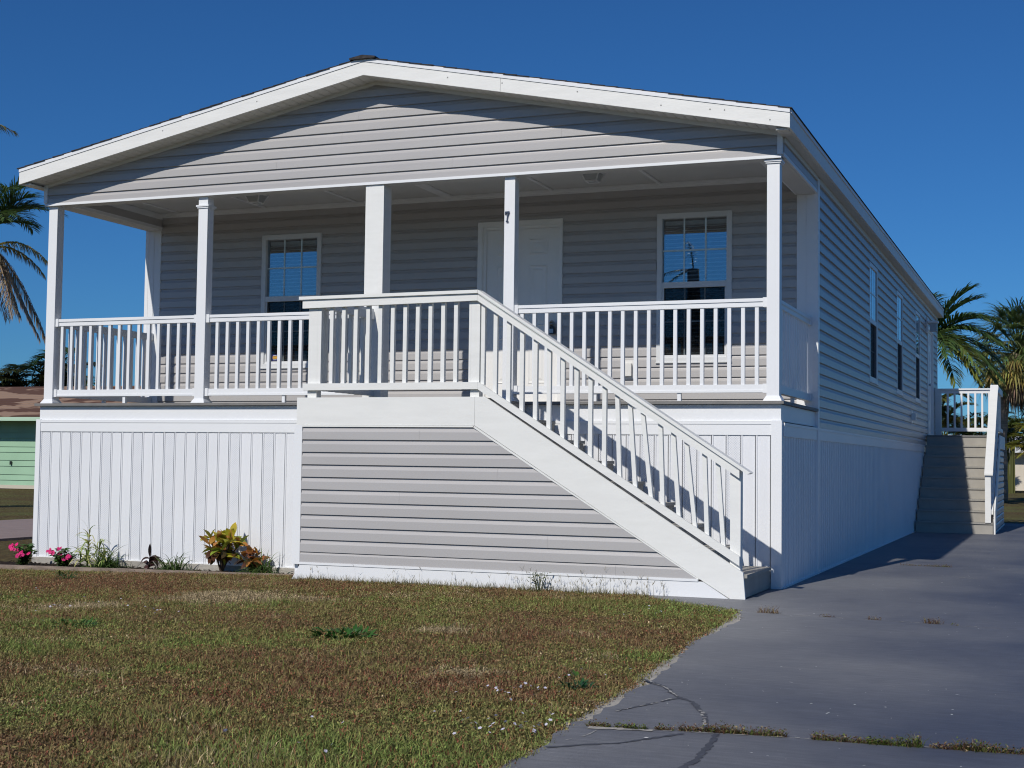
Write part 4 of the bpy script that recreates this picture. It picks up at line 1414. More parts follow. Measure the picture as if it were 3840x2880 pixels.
def croton(x, y, z0, h, w, n, label, seed, cols, dark):
    random.seed(seed)
    t = thing('croton_bush', (x, y, z0), label, 'bush')
    mb = MB()
    NBR = 11
    ends = []
    for i in range(NBR):
        a = 2.4 * i; r = w * 0.40 * math.sqrt((i + 0.5) / NBR)
        e = (x + r * math.cos(a), y + r * math.sin(a) * 0.75, z0 + h * (0.80 - 0.34 * (i / NBR) ** 2 + random.uniform(-.05, .05)))
        mb.tube([(x, y, z0), ((x * 2 + e[0]) / 3, (y * 2 + e[1]) / 3, z0 + h * 0.3), e], [0.012, 0.009, 0.006], 5, (0.10, 0.07, 0.05))
        ends.append(e)
    mb.build('stem', LEAF, t)
    for i in range(n):
        e = ends[i % NBR]; f = random.uniform(0.45, 1.0) ** 0.7
        a = random.uniform(0, 6.28); el = random.uniform(-0.1, 1.3) if f > 0.75 else random.uniform(-0.6, 0.4)
        b = (x + (e[0] - x) * f, y + (e[1] - y) * f, z0 + (e[2] - z0) * f)
        c, c2 = random.choice(cols) if f > 0.66 else random.choice(dark)
        mb = MB()
        L = random.uniform(0.12, 0.18)
        mb.leaf(b, (math.cos(a) * math.cos(el), math.sin(a) * math.cos(el), math.sin(el)), L, L * 0.42, random.uniform(0.3, 1.3), random.uniform(-.8, .8), jitc(c, 0.2), jitc(c2, 0.2), 5, lambda q: max(0.05, math.sin(math.pi * min(1, 0.03 + q * 0.97)) ** 0.75), 0.12)
        mb.build('leaf', LEAF, t)
    return t


CC = [((0.62, 0.50, 0.04), (0.50, 0.42, 0.04)), ((0.58, 0.46, 0.04), (0.22, 0.28, 0.03)), ((0.14, 0.22, 0.025), (0.30, 0.32, 0.04)), ((0.50, 0.24, 0.04), (0.42, 0.16, 0.05)), ((0.55, 0.40, 0.04), (0.52, 0.30, 0.04)), ((0.40, 0.16, 0.06), (0.48, 0.26, 0.05)), ((0.20, 0.26, 0.03), (0.55, 0.44, 0.04))]
CD = [((0.07, 0.035, 0.015), (0.12, 0.05, 0.03)), ((0.05, 0.06, 0.02), (0.09, 0.05, 0.02)), ((0.10, 0.06, 0.02), (0.16, 0.08, 0.03))]
croton(-5.92, -0.30, -1.845, 0.50, 0.56, 165, 'large yellow and green croton bush in the flower bed', 41, CC, CD)
croton(-5.60, -0.22, -1.845, 0.30, 0.30, 34, 'small orange croton beside the large croton bush', 43, [((0.45, 0.17, 0.03), (0.40, 0.22, 0.03)), ((0.32, 0.11, 0.04), (0.42, 0.20, 0.04)), ((0.18, 0.07, 0.03), (0.30, 0.12, 0.04))], CD)
random.seed(51)
t = thing('wilted_plant', (-6.86, -0.30, -1.845), 'dark wilted plant with curled black leaves in the flower bed', 'plant')
mb = MB()
mb.tube([(-6.86, -0.30, -1.845), (-6.84, -0.3, -1.74), (-6.83, -0.3, -1.65)], [0.010, 0.009, 0.006], 5, (0.05, 0.03, 0.03))
mb.build('stem', LEAF, t)
for i in range(17):
    a = random.uniform(0, 6.28); f = random.random()
    mb = MB()
    mb.leaf((-6.85 + 0.02 * f, -0.3, -1.82 + 0.13 * f), (math.cos(a), math.sin(a) * .7, random.uniform(-0.1, 0.9)), random.uniform(0.10, 0.19), 0.045, random.uniform(0.8, 3.0), random.uniform(-1.2, 1.2), jitc((0.035, 0.018, 0.018), 0.4), jitc((0.08, 0.035, 0.025), 0.4), 6, None, 0.25)
    mb.build('leaf', LEAF, t)
mb = MB()
mb.leaf((-6.83, -0.3, -1.69), (0.1, -0.2, 1), 0.15, 0.04, -0.2, 0.7, (0.03, 0.02, 0.02), (0.05, 0.03, 0.03), 6, None, 0.3)
mb.build('leaf', LEAF, t)


# ------------------------------------------------------------------ lawn
def vnoise(x, y, s, seed):
    r = np.random.default_rng(seed).random((256, 256))
    u, v = x * s + 57.3, y * s + 91.7
    i, j = np.floor(u).astype(int), np.floor(v).astype(int)
    fu, fv = u - i, v - j
    fu, fv = fu * fu * (3 - 2 * fu), fv * fv * (3 - 2 * fv)
    g = lambda a, b: r[a % 256, b % 256]
    return (g(i, j) * (1 - fu) + g(i + 1, j) * fu) * (1 - fv) + (g(i, j + 1) * (1 - fu) + g(i + 1, j + 1) * fu) * fv


def lawn_points(n, x0, x1, y0, y1):
    x = RNG.uniform(x0, x1, n); y = RNG.uniform(y0, y1, n)
    # the part of the lawn that shows, with a metre and a half to spare
    ok = (x < edgex(y) - 0.004 + 0.05 * (vnoise(x * 0, y, 3.0, 33) - 0.45) + RNG.normal(0, 0.02, n)) & (x > -9.6)
    ok &= ~((y > SY - 0.012) & (x > LX0 - 0.02)) & ~((y > -0.97 + (x + 9.3) * 0.139 - 0.01) & (x > -9.3))
    left = -1.23 + (y + 9.02) * (-7.7 / 8.5) - 1.0
    ok &= x > left
    return x[ok], y[ok]


SPOT_GREEN = [(-3.46, -6.34, 0.35, .8), (-3.4, -3.45, 0.6, .7), (-4.0, -5.2, 0.3, .8), (-1.18, -7.9, 0.35, .7), (-0.4, -8.4, 0.6, .9), (0.15, -8.1, 0.4, .6), (-1.85, -4.1, 0.45, .6), (-2.2, -6.6, 0.25, .7), (-1.0, -2.2, 0.8, .45), (0.0, -3.2, 0.25, .6), (0.1, -5.0, 0.2, .7), (-2.6, -5.6, 0.25, .6)]
SPOT_STRAW = [(-4.15, -3.1, 0.45, .9), (-4.9, -3.85, 0.30, .8), (-3.3, -2.9, 0.3, .5), (-1.55, -4.35, 0.16, .8), (-0.62, -6.0, 0.18, .6), (-2.5, -6.9, 0.2, .4), (-2.9, -2.3, 0.4, .4)]
SPOT_RED = [(-6.3, -2.2, 0.8, .8), (-5.2, -2.4, 0.6, .6), (-0.55, -6.4, 0.35, .7), (-1.4, -7.2, 0.3, .6), (-1.1, -6.7, 0.35, .5), (-3.6, -1.9, 0.7, .6), (0.02, -6.6, 0.2, .5), (-0.9, -4.4, 0.3, .4)]


def spots(x, y, S):
    v = np.zeros_like(x)
    for a, b, r, w in S: v = np.maximum(v, w * np.exp(-(((x - a) / (r * 1.25)) ** 2 + ((y - b) / r) ** 2)))
    return v


def relief(x, y):
    """tussocks of creeping weeds: small humps and hollows"""
    return 0.020 * vnoise(x, y, 8, 15) + 0.014 * vnoise(x, y, 21, 16)


def lawn_colour(x, y, n):
    g = -0.03 + 0.34 * vnoise(x, y, 1.1, 1) + 0.24 * vnoise(x, y, 4.5, 2) + 0.34 * vnoise(x, y, 15, 6) + 0.30 * RNG.random(n) + 0.42 * spots(x, y, SPOT_GREEN) - 0.28 * spots(x, y, SPOT_RED)
    st = 0.30 * vnoise(x, y, 2.1, 3) + 0.25 * vnoise(x, y, 11, 9) + 0.40 * RNG.random(n) + 0.75 * spots(x, y, SPOT_STRAW)
    brown = np.array([0.225, 0.145, 0.075]); olive = np.array([0.240, 0.215, 0.078]); green = np.array([0.195, 0.250, 0.068]); straw = np.array([0.46, 0.36, 0.21])
    red = np.array([0.23, 0.085, 0.050])
    a = np.clip((g - 0.40) / 0.22, 0, 1)[:, None]; b = np.clip((g - 0.68) / 0.22, 0, 1)[:, None]
    c = brown * (1 - a) + olive * a
    c = c * (1 - b) + green * b
    rr = (RNG.random(n) < 0.11 + 0.25 * spots(x, y, SPOT_RED))[:, None]
    c = np.where(rr, red, c)
    s = (st > 0.74)[:, None]
    c = np.where(s, straw * (0.55 + 0.6 * RNG.random((n, 1))), c)
    return c * (0.65 + 1.3 * RNG.random((n, 1)) ** 1.7)


def blades(x, y, h, w, lean, col, z=None):
    n = len(x)
    az = RNG.uniform(0, 2 * np.pi, n); wz = az + np.pi / 2 + RNG.normal(0, .4, n)
    zz = groundz(x, y) if z is None else z
    d = np.stack([np.cos(az) * lean, np.sin(az) * lean], 1)
    s = np.stack([np.cos(wz), np.sin(wz)], 1) * w[:, None] / 2
    V = np.zeros((n, 5, 3))
    b = np.stack([x, y], 1)
    V[:, 0, :2] = b + s; V[:, 1, :2] = b - s
    m = b + d * 0.4
    V[:, 2, :2] = m + s * 0.8; V[:, 3, :2] = m - s * 0.8
    V[:, 4, :2] = b + d * 1.1
    V[:, 0, 2] = V[:, 1, 2] = zz - 0.004
    V[:, 2, 2] = V[:, 3, 2] = zz + h * 0.62
    V[:, 4, 2] = zz + h
    T = np.array([[0, 1, 3], [0, 3, 2], [2, 3, 4]])
    T = (np.arange(n)[:, None, None] * 5 + T[None]).reshape(-1, 3)
    C = np.repeat(col[:, None, :], 5, 1)
    return V.reshape(-1, 3), T, C.reshape(-1, 3)


def leaves(x, y, zoff, size, col):
    n = len(x)
    a = RNG.uniform(0, 2 * np.pi, n); t = RNG.uniform(-0.2, 1.0, n); ro = RNG.uniform(-.6, .6, n)
    d = np.stack([np.cos(a) * np.cos(t), np.sin(a) * np.cos(t), np.sin(t)], 1)
    s = np.stack([-np.sin(a), np.cos(a), ro], 1)
    c = np.stack([x, y, groundz(x, y) + zoff], 1)
    L = size[:, None]
    V = np.stack([c, c + d * L * .5 + s * L * .33, c + d * L, c + d * L * .5 - s * L * .33], 1)
    T = np.array([[0, 1, 2], [0, 2, 3]])
    T = (np.arange(n)[:, None, None] * 4 + T[None]).reshape(-1, 3)
    C = np.repeat(col[:, None, :], 4, 1)
    return V.reshape(-1, 3), T, C.reshape(-1, 3)


def join(parts):
    V, T, C, o = [], [], [], 0
    for v, t, c in parts:
        V.append(v); T.append(t + o); C.append(c); o += len(v)
    return np.concatenate(V), np.concatenate(T), np.concatenate(C)


parts = []
for (n, y0, y1) in ((420000, -9.6, -6.0), (460000, -6.0, -0.2)):
    x, y = lawn_points(int(n * 0.45), -9.6, 0.8, y0, y1)
    k = len(x)
    hh = (0.008 + 0.016 * RNG.random(k)) * (0.7 + 0.8 * vnoise(x, y, 1.7, 5)) * (1 + 0.8 * spots(x, y, SPOT_GREEN)) + 0.6 * relief(x, y)
    parts.append(blades(x, y, hh, 0.0026 + 0.0022 * RNG.random(k), (hh - 0.5 * relief(x, y)) * RNG.uniform(0.3, 1.6, k), lawn_colour(x, y, k)))
    x, y = lawn_points(n, -9.6, 0.8, y0, y1)
    keep = RNG.random(len(x)) < 0.35 + 0.9 * vnoise(x, y, 26, 17)
    x, y = x[keep], y[keep]
    k = len(x)
    parts.append(leaves(x, y, relief(x, y) * RNG.uniform(0.35, 1.0, k), 0.008 + 0.010 * RNG.random(k), lawn_colour(x, y, k)))
# longer stray blades
x, y = lawn_points(9000, -9.6, 0.8, -9.6, -0.2)
k = len(x)
c = lawn_colour(x, y, k); c[::2] = np.array([0.17, 0.23, 0.05])
parts.append(blades(x, y, 0.035 + 0.035 * RNG.random(k), 0.004 + 0 * x, 0.02 + 0.03 * RNG.random(k), c))
V, T, C = join(parts)
tag(bigmesh('lawn_grass', V, T, C, GRASSM), 'patchy brown and green lawn of grass and creeping weeds', 'grass', kind='stuff')

# grass and weeds along the foot of the stairs
parts = []
n = 2600
x = RNG.uniform(LX0, -0.95, n); y = SY - 0.03 - np.abs(RNG.normal(0, 0.05, n))
hh = 0.03 + 0.06 * RNG.random(n) ** 2
c = np.array([0.17, 0.15, 0.06]) * (0.6 + 0.7 * RNG.random((n, 1)))
parts.append(blades(x, y, hh, 0.003 + 0 * x, hh * 0.5, c))
for i in range(85):        # branched seed heads
    bx = random.choice((random.uniform(-4.4, -0.75), random.uniform(-2.3, -0.75))); by = SY - random.uniform(0.03, 0.12); h = random.uniform(0.07, 0.17) * (1.35 if random.random() < .12 else 1)
    m = random.randint(3, 5)
    X = np.full(m, bx); Yv = np.full(m, by)
    v, t_, cc = blades(X[:1], Yv[:1], np.array([h]), np.array([0.0028]), np.array([0.02]), np.array([[0.22, 0.20, 0.10]]))
    tip = v[4]
    parts.append((v, t_, cc))
    v, t_, cc = blades(np.full(m, tip[0]), np.full(m, tip[1]), 0.02 + 0.02 * RNG.random(m), np.full(m, 0.0028), np.full(m, 0.035), np.tile([[0.30, 0.25, 0.13]], (m, 1)), np.full(m, tip[2]))
    parts.append((v, t_, cc))
V, T, C = join(parts)
tag(bigmesh('edge_grass', V, T, C, GRASSM), 'thin seeding grass along the foot of the staircase', 'grass', kind='stuff')


# weeds in the driveway joints
def seam_weeds(path, segs, dens):
    P = []
    px_, py_ = [p[0] for p in path], [p[1] for p in path]
    for a, b, h, mix in segs:
        n = int((b - a) * dens)
        x = RNG.uniform(a, b, n); y = np.interp(x, px_, py_) + RNG.normal(0, 0.011, n)
        w = vnoise(x, x * 0, 5, 8)
        hh = h * (0.35 + 0.9 * RNG.random(n)) * (0.5 + w)
        gcol = np.array([0.13, 0.17, 0.035]); bcol = np.array([0.14, 0.075, 0.045]); scol = np.array([0.34, 0.26, 0.14])
        q = RNG.random((n, 1))
        c = np.where(q < mix, gcol, np.where(q < mix + (1 - mix) * .7, bcol, scol)) * (0.6 + 0.7 * RNG.random((n, 1)))
        P.append(blades(x, y, hh, 0.003 + 0.002 * RNG.random(n), hh * RNG.uniform(.3, 1.4, n), c, np.full(n, GZ - 0.01)))
        v, t_, cc = leaves(x, y, RNG.uniform(0.01, 1, n) * hh, 0.006 + 0.008 * RNG.random(n), c * 1.1)
        v[:, 2] += np.repeat(GZ - groundz(x, y), 4)
        P.append((v, t_, cc))
    return P


parts = seam_weeds(SEAMS[0], [(0.50, 0.60, 0.035, .35), (0.62, 0.76, 0.035, .75), (0.80, 0.88, 0.030, .2), (0.90, 1.12, 0.038, .25), (1.12, 1.36, 0.026, .4), (1.47, 1.78, 0.030, .35), (1.70, 1.92, 0.045, .75), (1.95, 2.1, 0.018, .1), (2.05, 2.6, 0.038, .35)], 1500)
parts += seam_weeds(SEAMS[1], [(0.22, 0.40, 0.05, .05), (0.72, 0.83, 0.03, .05), (1.08, 1.18, 0.025, .1), (1.50, 1.64, 0.05, .05), (1.70, 1.75, 0.02, .2)], 500)
parts += seam_weeds(SEAMS[2], [(0.68, 1.27, 0.025, .3)], 500)
V, T, C = join(parts)
tag(bigmesh('joint_weeds', V, T, C, GRASSM), 'small weeds and grass growing in the driveway joints', 'weeds', kind='stuff')


# broadleaf weeds standing in the lawn
def weed(x, y, r, n, L, label, seed, col=(0.045, 0.13, 0.025), tall=0.0):
    random.seed(seed)
    mb = MB()
    z = float(groundz(x, y))
    for i in range(n):
        a = random.uniform(0, 6.28); q = r * math.sqrt(random.random())
        e = random.uniform(0.1, 1.1)
        if tall and i % 9 == 0:
            mb.tube([(x + q * .2 * math.cos(a), y, z), (x + q * math.cos(a), y + q * math.sin(a) * .5, z + tall * 1.05)], [0.003, 0.002], 4, col)
        mb.leaf((x + q * math.cos(a), y + q * math.sin(a), z + 0.01 + tall * random.random()), (math.cos(a + .6) * math.cos(e), math.sin(a + .6) * math.cos(e), math.sin(e)), L * random.uniform(.6, 1.2), L * 0.3, 1.0, random.uniform(-.5, .5), jitc(col, 0.35), None, 3)
    return tag(mb.build('weed', LEAF), label, 'weed', 'broadleaf weeds in the lawn')


weed(-2.0, -4.86, 0.21, 150, 0.075, 'wide patch of dark green weeds in the middle of the lawn', 61)
weed(0.10, -6.25, 0.075, 70, 0.055, 'dark leafy weed in the lawn close to the driveway edge', 62, (0.03, 0.09, 0.035))
weed(0.0, -5.95, 0.09, 40, 0.055, 'bright green leafy weed just behind the dark one by the driveway', 63, (0.07, 0.16, 0.03))
weed(-6.9, -1.60, 0.12, 60, 0.05, 'small green weed in the lawn before the flower bed', 64, (0.05, 0.10, 0.025), 0.06)
weed(-3.95, -5.2, 0.18, 70, 0.06, 'loose bright green weed left of the wide weed patch', 65, (0.07, 0.15, 0.03))
weed(-3.10, -4.8, 0.12, 40, 0.035, 'patch of yellowish creeping weed in the lawn', 66, (0.24, 0.24, 0.05))
weed(-1.95, SY - 0.08, 0.10, 75, 0.035, 'spindly leafy weed against the foot of the staircase', 67, (0.14, 0.16, 0.06), 0.17)

# little white flowers in the lawn
random.seed(71)
fm = MB()
for k in range(5):
    a = 6.283 * k / 5
    fm.leaf((0, 0, 0), (math.cos(a), math.sin(a), 0.35), 0.012, 0.010, 0.6, 0, (0.72, 0.68, 0.80), (0.80, 0.78, 0.84), 2, lambda q: (0.4, 1.0, 0.5)[int(round(q * 2))])
fmesh = None
FL = [(-0.02, -6.6, 0.35, 20), (0.22, -7.4, 0.30, 26), (0.0, -7.6, 0.4, 8), (-0.7, -8.0, 0.5, 8), (-5.0, -3.6, 0.6, 18), (-6.2, -2.9, 0.4, 8), (-3.95, -4.2, 0.25, 10), (-0.4, -2.6, 0.5, 10), (0.12, -6.0, 0.2, 6), (-0.2, -1.75, 0.2, 7)]
for a, b, r, n in FL:
    for i in range(n):
        x, y = a + random.gauss(0, r * .55), b + random.gauss(0, r * .55)
        if x > float(edgex(y)) - 0.01 or x < -9 or y > -1.3: continue
        if fmesh is None:
            o = fm.build('wildflower', PETAL)
            fmesh = o.data
            o.location = (x, y, float(groundz(x, y)) + 0.03)
        else:
            o = put(bpy.data.objects.new('wildflower', fmesh), (x, y, float(groundz(x, y)) + random.uniform(0.022, 0.04)))
        o.rotation_euler = (random.uniform(-.3, .9), random.uniform(-.5, .5), random.uniform(0, 6))
        o.scale = (random.uniform(0.5, 0.9),) * 3
        tag(o, 'tiny pale wildflower growing in the lawn', 'flower', 'pale wildflowers scattered in the lawn')

# ------------------------------------------------------------------ background: palms
def bez(p0, p1, p2, t):
    return p0 * (1 - t) ** 2 + p1 * 2 * t * (1 - t) + p2 * t * t


def frond(mb, base, az, el, L, sag, nl, ll, col, colt=None, width=0.035, hang=0.6, vee=0.5):
    """feather palm frond: a bending midrib with leaflets on both sides"""
    d0 = Vector((math.cos(az) * math.cos(el), math.sin(az) * math.cos(el), math.sin(el)))
    p0 = Vector(base); p1 = p0 + d0 * L * 0.5
    hd = Vector((math.cos(az), math.sin(az), 0))
    p2 = p0 + d0 * L * 0.6 + hd * L * 0.35 + Vector((0, 0, -sag * L))
    pts = [bez(p0, p1, p2, i / 10) for i in range(11)]
    mb.tube(pts, [0.028 * (1 - 0.09 * i) for i in range(11)], 4, jitc((col[0] * 1.5, col[1] * 1.3, col[2]), 0.1))
    for i in range(nl):
        t = 0.10 + 0.90 * i / nl
        p = bez(p0, p1, p2, t)
        f = (bez(p0, p1, p2, min(1, t + .02)) - bez(p0, p1, p2, t - .02)).normalized()
        s = f.cross(Vector((0, 0, 1))).normalized()
        upv = s.cross(f)
        l = ll * (math.sin(math.pi * (0.10 + 0.82 * t)) ** 0.6)
        for sg in (1, -1):
            d = s * sg * (1 - 0.5 * t) + f * (0.45 + 0.6 * t) + upv * vee + Vector((random.uniform(-.12, .12), random.uniform(-.12, .12), random.uniform(-.12, .12)))
            c = jitc(col, 0.3)
            mb.leaf(p, d, l * random.uniform(.85, 1.1), width, hang * random.uniform(.6, 1.5), random.uniform(-.5, .5), c, colt or c, 3, lambda q: (1 - q) ** 0.5 * (0.5 + q) if q < 1 else 0.05)
    return mb


def feather_palm(name, label, trunk, rads, fronds, bark=BARK, group='palm trees behind the houses'):
    t = thing(name, trunk[0], label, 'palm tree', group)
    P = [Vector(p) for p in trunk]
    mb = MB()
    pts, rr = [], []
    for i in range(len(P) - 1):
        for k in range(5):
            f = k / 5
            pts.append(P[i].lerp(P[i + 1], f)); rr.append((rads[i] * (1 - f) + rads[i + 1] * f) * (1.06 if (len(pts) % 2) else 0.97))
    pts.append(P[-1]); rr.append(rads[-1])
    mb.tube(pts, rr, 10)
    mb.build('trunk', bark, t, True)
    for fr in fronds:
        m = MB()
        frond(m, tuple(P[-1] + Vector((0, 0, random.uniform(-.1, .1)))), **fr)
        m.build('frond', LEAF, t)
    return t


random.seed(81)
G1 = (0.085, 0.145, 0.045); G2 = (0.13, 0.18, 0.05); YG = (0.20, 0.21, 0.04); DRY = (0.34, 0.26, 0.17)
fr = []
for az, el, sag, L, c in ((0.10, 1.25, -0.10, 2.2, G1), (0.35, 1.05, 0.0, 2.2, G1), (0.0, 0.75, 0.25, 2.6, G1), (-0.3, 0.45, 0.45, 2.4, G1), (-0.15, 0.05, 0.65, 2.1, G1), (0.25, -0.1, 0.75, 2.1, G1), (-0.7, -0.1, 0.65, 2.0, YG), (0.7, 0.6, 0.3, 2.4, G1), (1.3, 0.5, 0.35, 2.4, G1), (2.0, 0.7, 0.3, 2.4, G1), (2.8, 0.5, 0.35, 2.4, G1), (3.5, 0.4, 0.35, 2.4, G1), (4.3, 0.6, 0.4, 2.4, G1), (5.0, 0.3, 0.5, 2.2, G1), (5.5, 0.1, 0.6, 2.1, G2), (5.8, 0.8, 0.25, 2.3, G1), (-0.5, -0.4, 0.7, 1.9, G2), (0.1, 0.3, 0.6, 2.2, G1), (4.7, 1.2, 0.1, 2.2, G1), (-1.1, -0.3, 0.7, 1.8, (0.12, 0.14, 0.03))):
    fr.append(dict(az=az, el=el, L=L, sag=sag, nl=60, ll=0.72, col=c, width=0.055, hang=1.0, vee=0.35))
feather_palm('coconut_palm', 'dark green feather palm rising behind the far corner of the house', [(-1.6, 31.6, -1.8), (-1.45, 31.5, 0.6), (-1.22, 31.4, 3.35)], [0.20, 0.14, 0.11], fr)

# palm at the left edge with dead hanging fronds
fr = []
for az, el, sag, L, c in ((0.5, 0.75, 0.10, 1.2, G1), (0.1, 0.9, 0.1, 1.5, G1), (0.35, 0.35, 0.20, 1.0, G1), (1.2, 0.8, 0.2, 2.2, G1), (-0.6, 0.9, 0.2, 2.0, G1), (1.8, 0.7, 0.3, 2.4, G1), (2.6, 0.6, 0.3, 2.4, G1), (3.4, 0.5, 0.3, 2.4, G1), (4.2, 0.6, 0.3, 2.4, G1), (5.0, 0.5, 0.4, 2.2, G1), (5.6, 0.4, 0.3, 1.9, G1), (0.2, 1.2, 0.1, 2.0, G1)):
    fr.append(dict(az=az, el=el, L=L, sag=sag, nl=50, ll=0.60, col=c, width=0.04, hang=0.8, vee=0.3))
lp = feather_palm('coconut_palm', 'leaning palm with brown dead fronds at the left edge', [(-21.9, 12.5, -1.85), (-21.15, 12.6, 1.2), (-20.75, 12.72, 2.8), (-20.62, 12.65, 3.9), (-20.60, 12.5, 4.7)], [0.30, 0.19, 0.145, 0.12, 0.11], fr)
for az, el, sag, L, c, c2 in ((0.65, 0.55, 0.55, 1.45, (0.42, 0.36, 0.06), (0.36, 0.30, 0.18)), (0.62, -0.9, 0.95, 1.2, DRY, DRY), (0.3, -1.1, 0.95, 1.1, DRY, DRY), (1.1, -0.7, 0.9, 1.7, (0.26, 0.19, 0.12), DRY), (-0.3, -0.9, 0.8, 1.3, DRY, DRY), (0.8, -1.0, 0.8, 1.6, (0.28, 0.20, 0.13), DRY), (0.75, 0.2, 0.6, 1.2, (0.30, 0.28, 0.07), (0.30, 0.24, 0.14)), (2.0, -.6, .7, 1.5, DRY, DRY)):
    m = MB(); frond(m, (-20.60, 12.55, 4.2), az, el, L, sag, 60, 0.42, c, c2, 0.026, 2.6, 0.0)
    m.build('dead_frond' if c is not None and c[0] >= c[1] * 1.2 else 'yellow_frond', LEAF, lp)
fr = [dict(az=a, el=e, L=2.7, sag=s, nl=50, ll=0.50, col=c, width=0.05, hang=1.6, vee=0.0) for a, e, s, c in ((0.55, 0.15, 0.22, (0.24, 0.23, 0.09)), (1.6, 0.7, 0.2, G2), (2.6, 0.5, 0.3, G2), (3.6, 0.6, 0.3, G2), (4.6, 0.5, 0.3, G2), (5.6, 0.9, 0.2, G2))]
feather_palm('queen_palm', 'tall palm left of the frame reaching one frond into the sky', [(-22.4, 11.0, -1.85), (-22.3, 11.1, 3.0), (-22.2, 11.15, 7.1)], [0.22, 0.16, 0.12], fr)


def fan_palm(name, label, trunk, rads, R, n, seed):
    random.seed(seed)
    t = thing(name, trunk[0], label, 'palm tree', 'palm trees behind the houses')
    P = [Vector(p) for p in trunk]
    pts, rr = [], []
    for i in range(len(P) - 1):
        for k in range(5):
            f = k / 5
            pts.append(P[i].lerp(P[i + 1], f)); rr.append((rads[i] * (1 - f) + rads[i + 1] * f) * (1.05 if k % 2 else 0.97))
    pts.append(P[-1]); rr.append(rads[-1])
    MB().tube(pts, rr, 10).build('trunk', BARK2, t, True)
    top = P[-1]
    for i in range(n):
        fz = 1.25 - 2.75 * (i / n)                         # from upright young leaves to hanging dead ones
        az = i * 2.39996 + random.uniform(-.3, .3)
        el = fz + random.uniform(-.15, .15)
        d = Vector((math.cos(az) * math.cos(el), math.sin(az) * math.cos(el), math.sin(el)))
        dead = fz < -0.75
        c = (random.choice(((0.12, 0.17, 0.05), (0.16, 0.18, 0.06), (0.09, 0.14, 0.045))) if fz > -0.25 else (0.32, 0.27, 0.08)) if not dead else random.choice(((0.34, 0.26, 0.17), (0.24, 0.18, 0.12), (0.16, 0.12, 0.08)))
        pl = R * random.uniform(0.42, 0.62) * (1 if not dead else 0.75)
        c0 = top + Vector((0, 0, 0.2 * fz))
        e = c0 + d * pl
        mb = MB()
        mb.tube([tuple(c0), tuple(e)], [0.022, 0.015], 4, jitc(c, .1))
        s = d.cross(Vector((0, 0, 1)))
        s = s.normalized() if s.length > .05 else Vector((1, 0, 0))
        nn = 22
        for k in range(nn):
            a = (k / (nn - 1) - 0.5) * 3.6
            dd = d * math.cos(a) + s * math.sin(a) + d.cross(s) * 0.15 * math.cos(a * 2)
            mb.leaf(tuple(e), dd, R * random.uniform(0.40, 0.55) * (1 - 0.12 * abs(a)), 0.055, random.uniform(0.8, 1.8) * (1.0 if not dead else 1.8), random.uniform(-.3, .3), jitc(c, .3), None, 4, lambda q: (0.5 + q * 0.8) if q < .5 else (1 - q) * 1.8 + 0.02)
        mb.build('dead_frond' if dead else 'frond', LEAF, t)
    return t


fan_palm('cabbage_palm', 'shaggy fan palm with a skirt of dead leaves right of the house', [(0.50, 36.6, -1.8), (0.52, 36.6, 0.4), (0.62, 36.6, 1.8), (0.80, 36.55, 2.5), (1.10, 36.5, 3.15)], [0.24, 0.19, 0.19, 0.23, 0.25], 1.95, 125, 91)


def bushy_palm(x, y, h, w, label, seed, col=YG, n=16):
    """clumping palm: arching fronds from the ground"""
    random.seed(seed)
    t = thing('clumping_palm', (x, y, -1.8), label, 'palm tree', 'clumping palms in the background')
    for i in range(n):
        m = MB()
        az = random.uniform(0, 6.28); hh = h * random.uniform(0.48, 0.80)
        bx, by = x + random.uniform(-.25, .25) * w, y + random.uniform(-.25, .25) * w
        m.tube([(bx, by, -1.85), (bx, by, -1.8 + hh)], [0.045, 0.03], 5, (0.14, 0.15, 0.05))
        frond(m, (bx, by, -1.8 + hh), az, random.uniform(0.55, 1.35), h * 0.48, random.uniform(0.1, 0.45), 30, h * 0.15, jitc(col, .2), None, h * 0.017, 0.9, 0.25)
        m.build('frond', LEAF, t)
    return t


bushy_palm(-2.75, 56.5, 5.0, 1.6, 'yellow green clumping palm behind the left bars of the far railing', 101, (0.11, 0.12, 0.03))
bushy_palm(-1.75, 57.5, 4.2, 1.6, 'clumping palm behind the middle bars of the far railing', 102, (0.06, 0.09, 0.025))
bushy_palm(-0.9, 56.0, 4.0, 1.6, 'clumping palm behind the right bars of the far railing', 103, (0.08, 0.10, 0.03))
bushy_palm(0.12, 54.0, 3.9, 1.2, 'small clumping palm above the white roof by the fan palm trunk', 104, (0.10, 0.13, 0.03))
bushy_palm(1.75, 32.0, 2.6, 1.3, 'yellow green clumping palm before the white building at the right edge', 105, (0.17, 0.17, 0.03), 18)
bushy_palm(1.8, 40.0, 3.6, 1.3, 'dark clumping palm below the leafy tree at the right edge', 106, (0.04, 0.07, 0.02))
bushy_palm(-46.0, 43.9, 6.6, 1.6, 'dark clumping palm showing above the green garage roof', 107, (0.05, 0.06, 0.02), 22)
bushy_palm(-47.3, 42.6, 5.9, 1.6, 'clumping palm left of the one above the garage roof', 108, (0.05, 0.06, 0.02), 18)
bushy_palm(-44.7, 44.8, 6.9, 1.6, 'clumping palm behind the left porch column', 109, (0.03, 0.06, 0.018), 18)


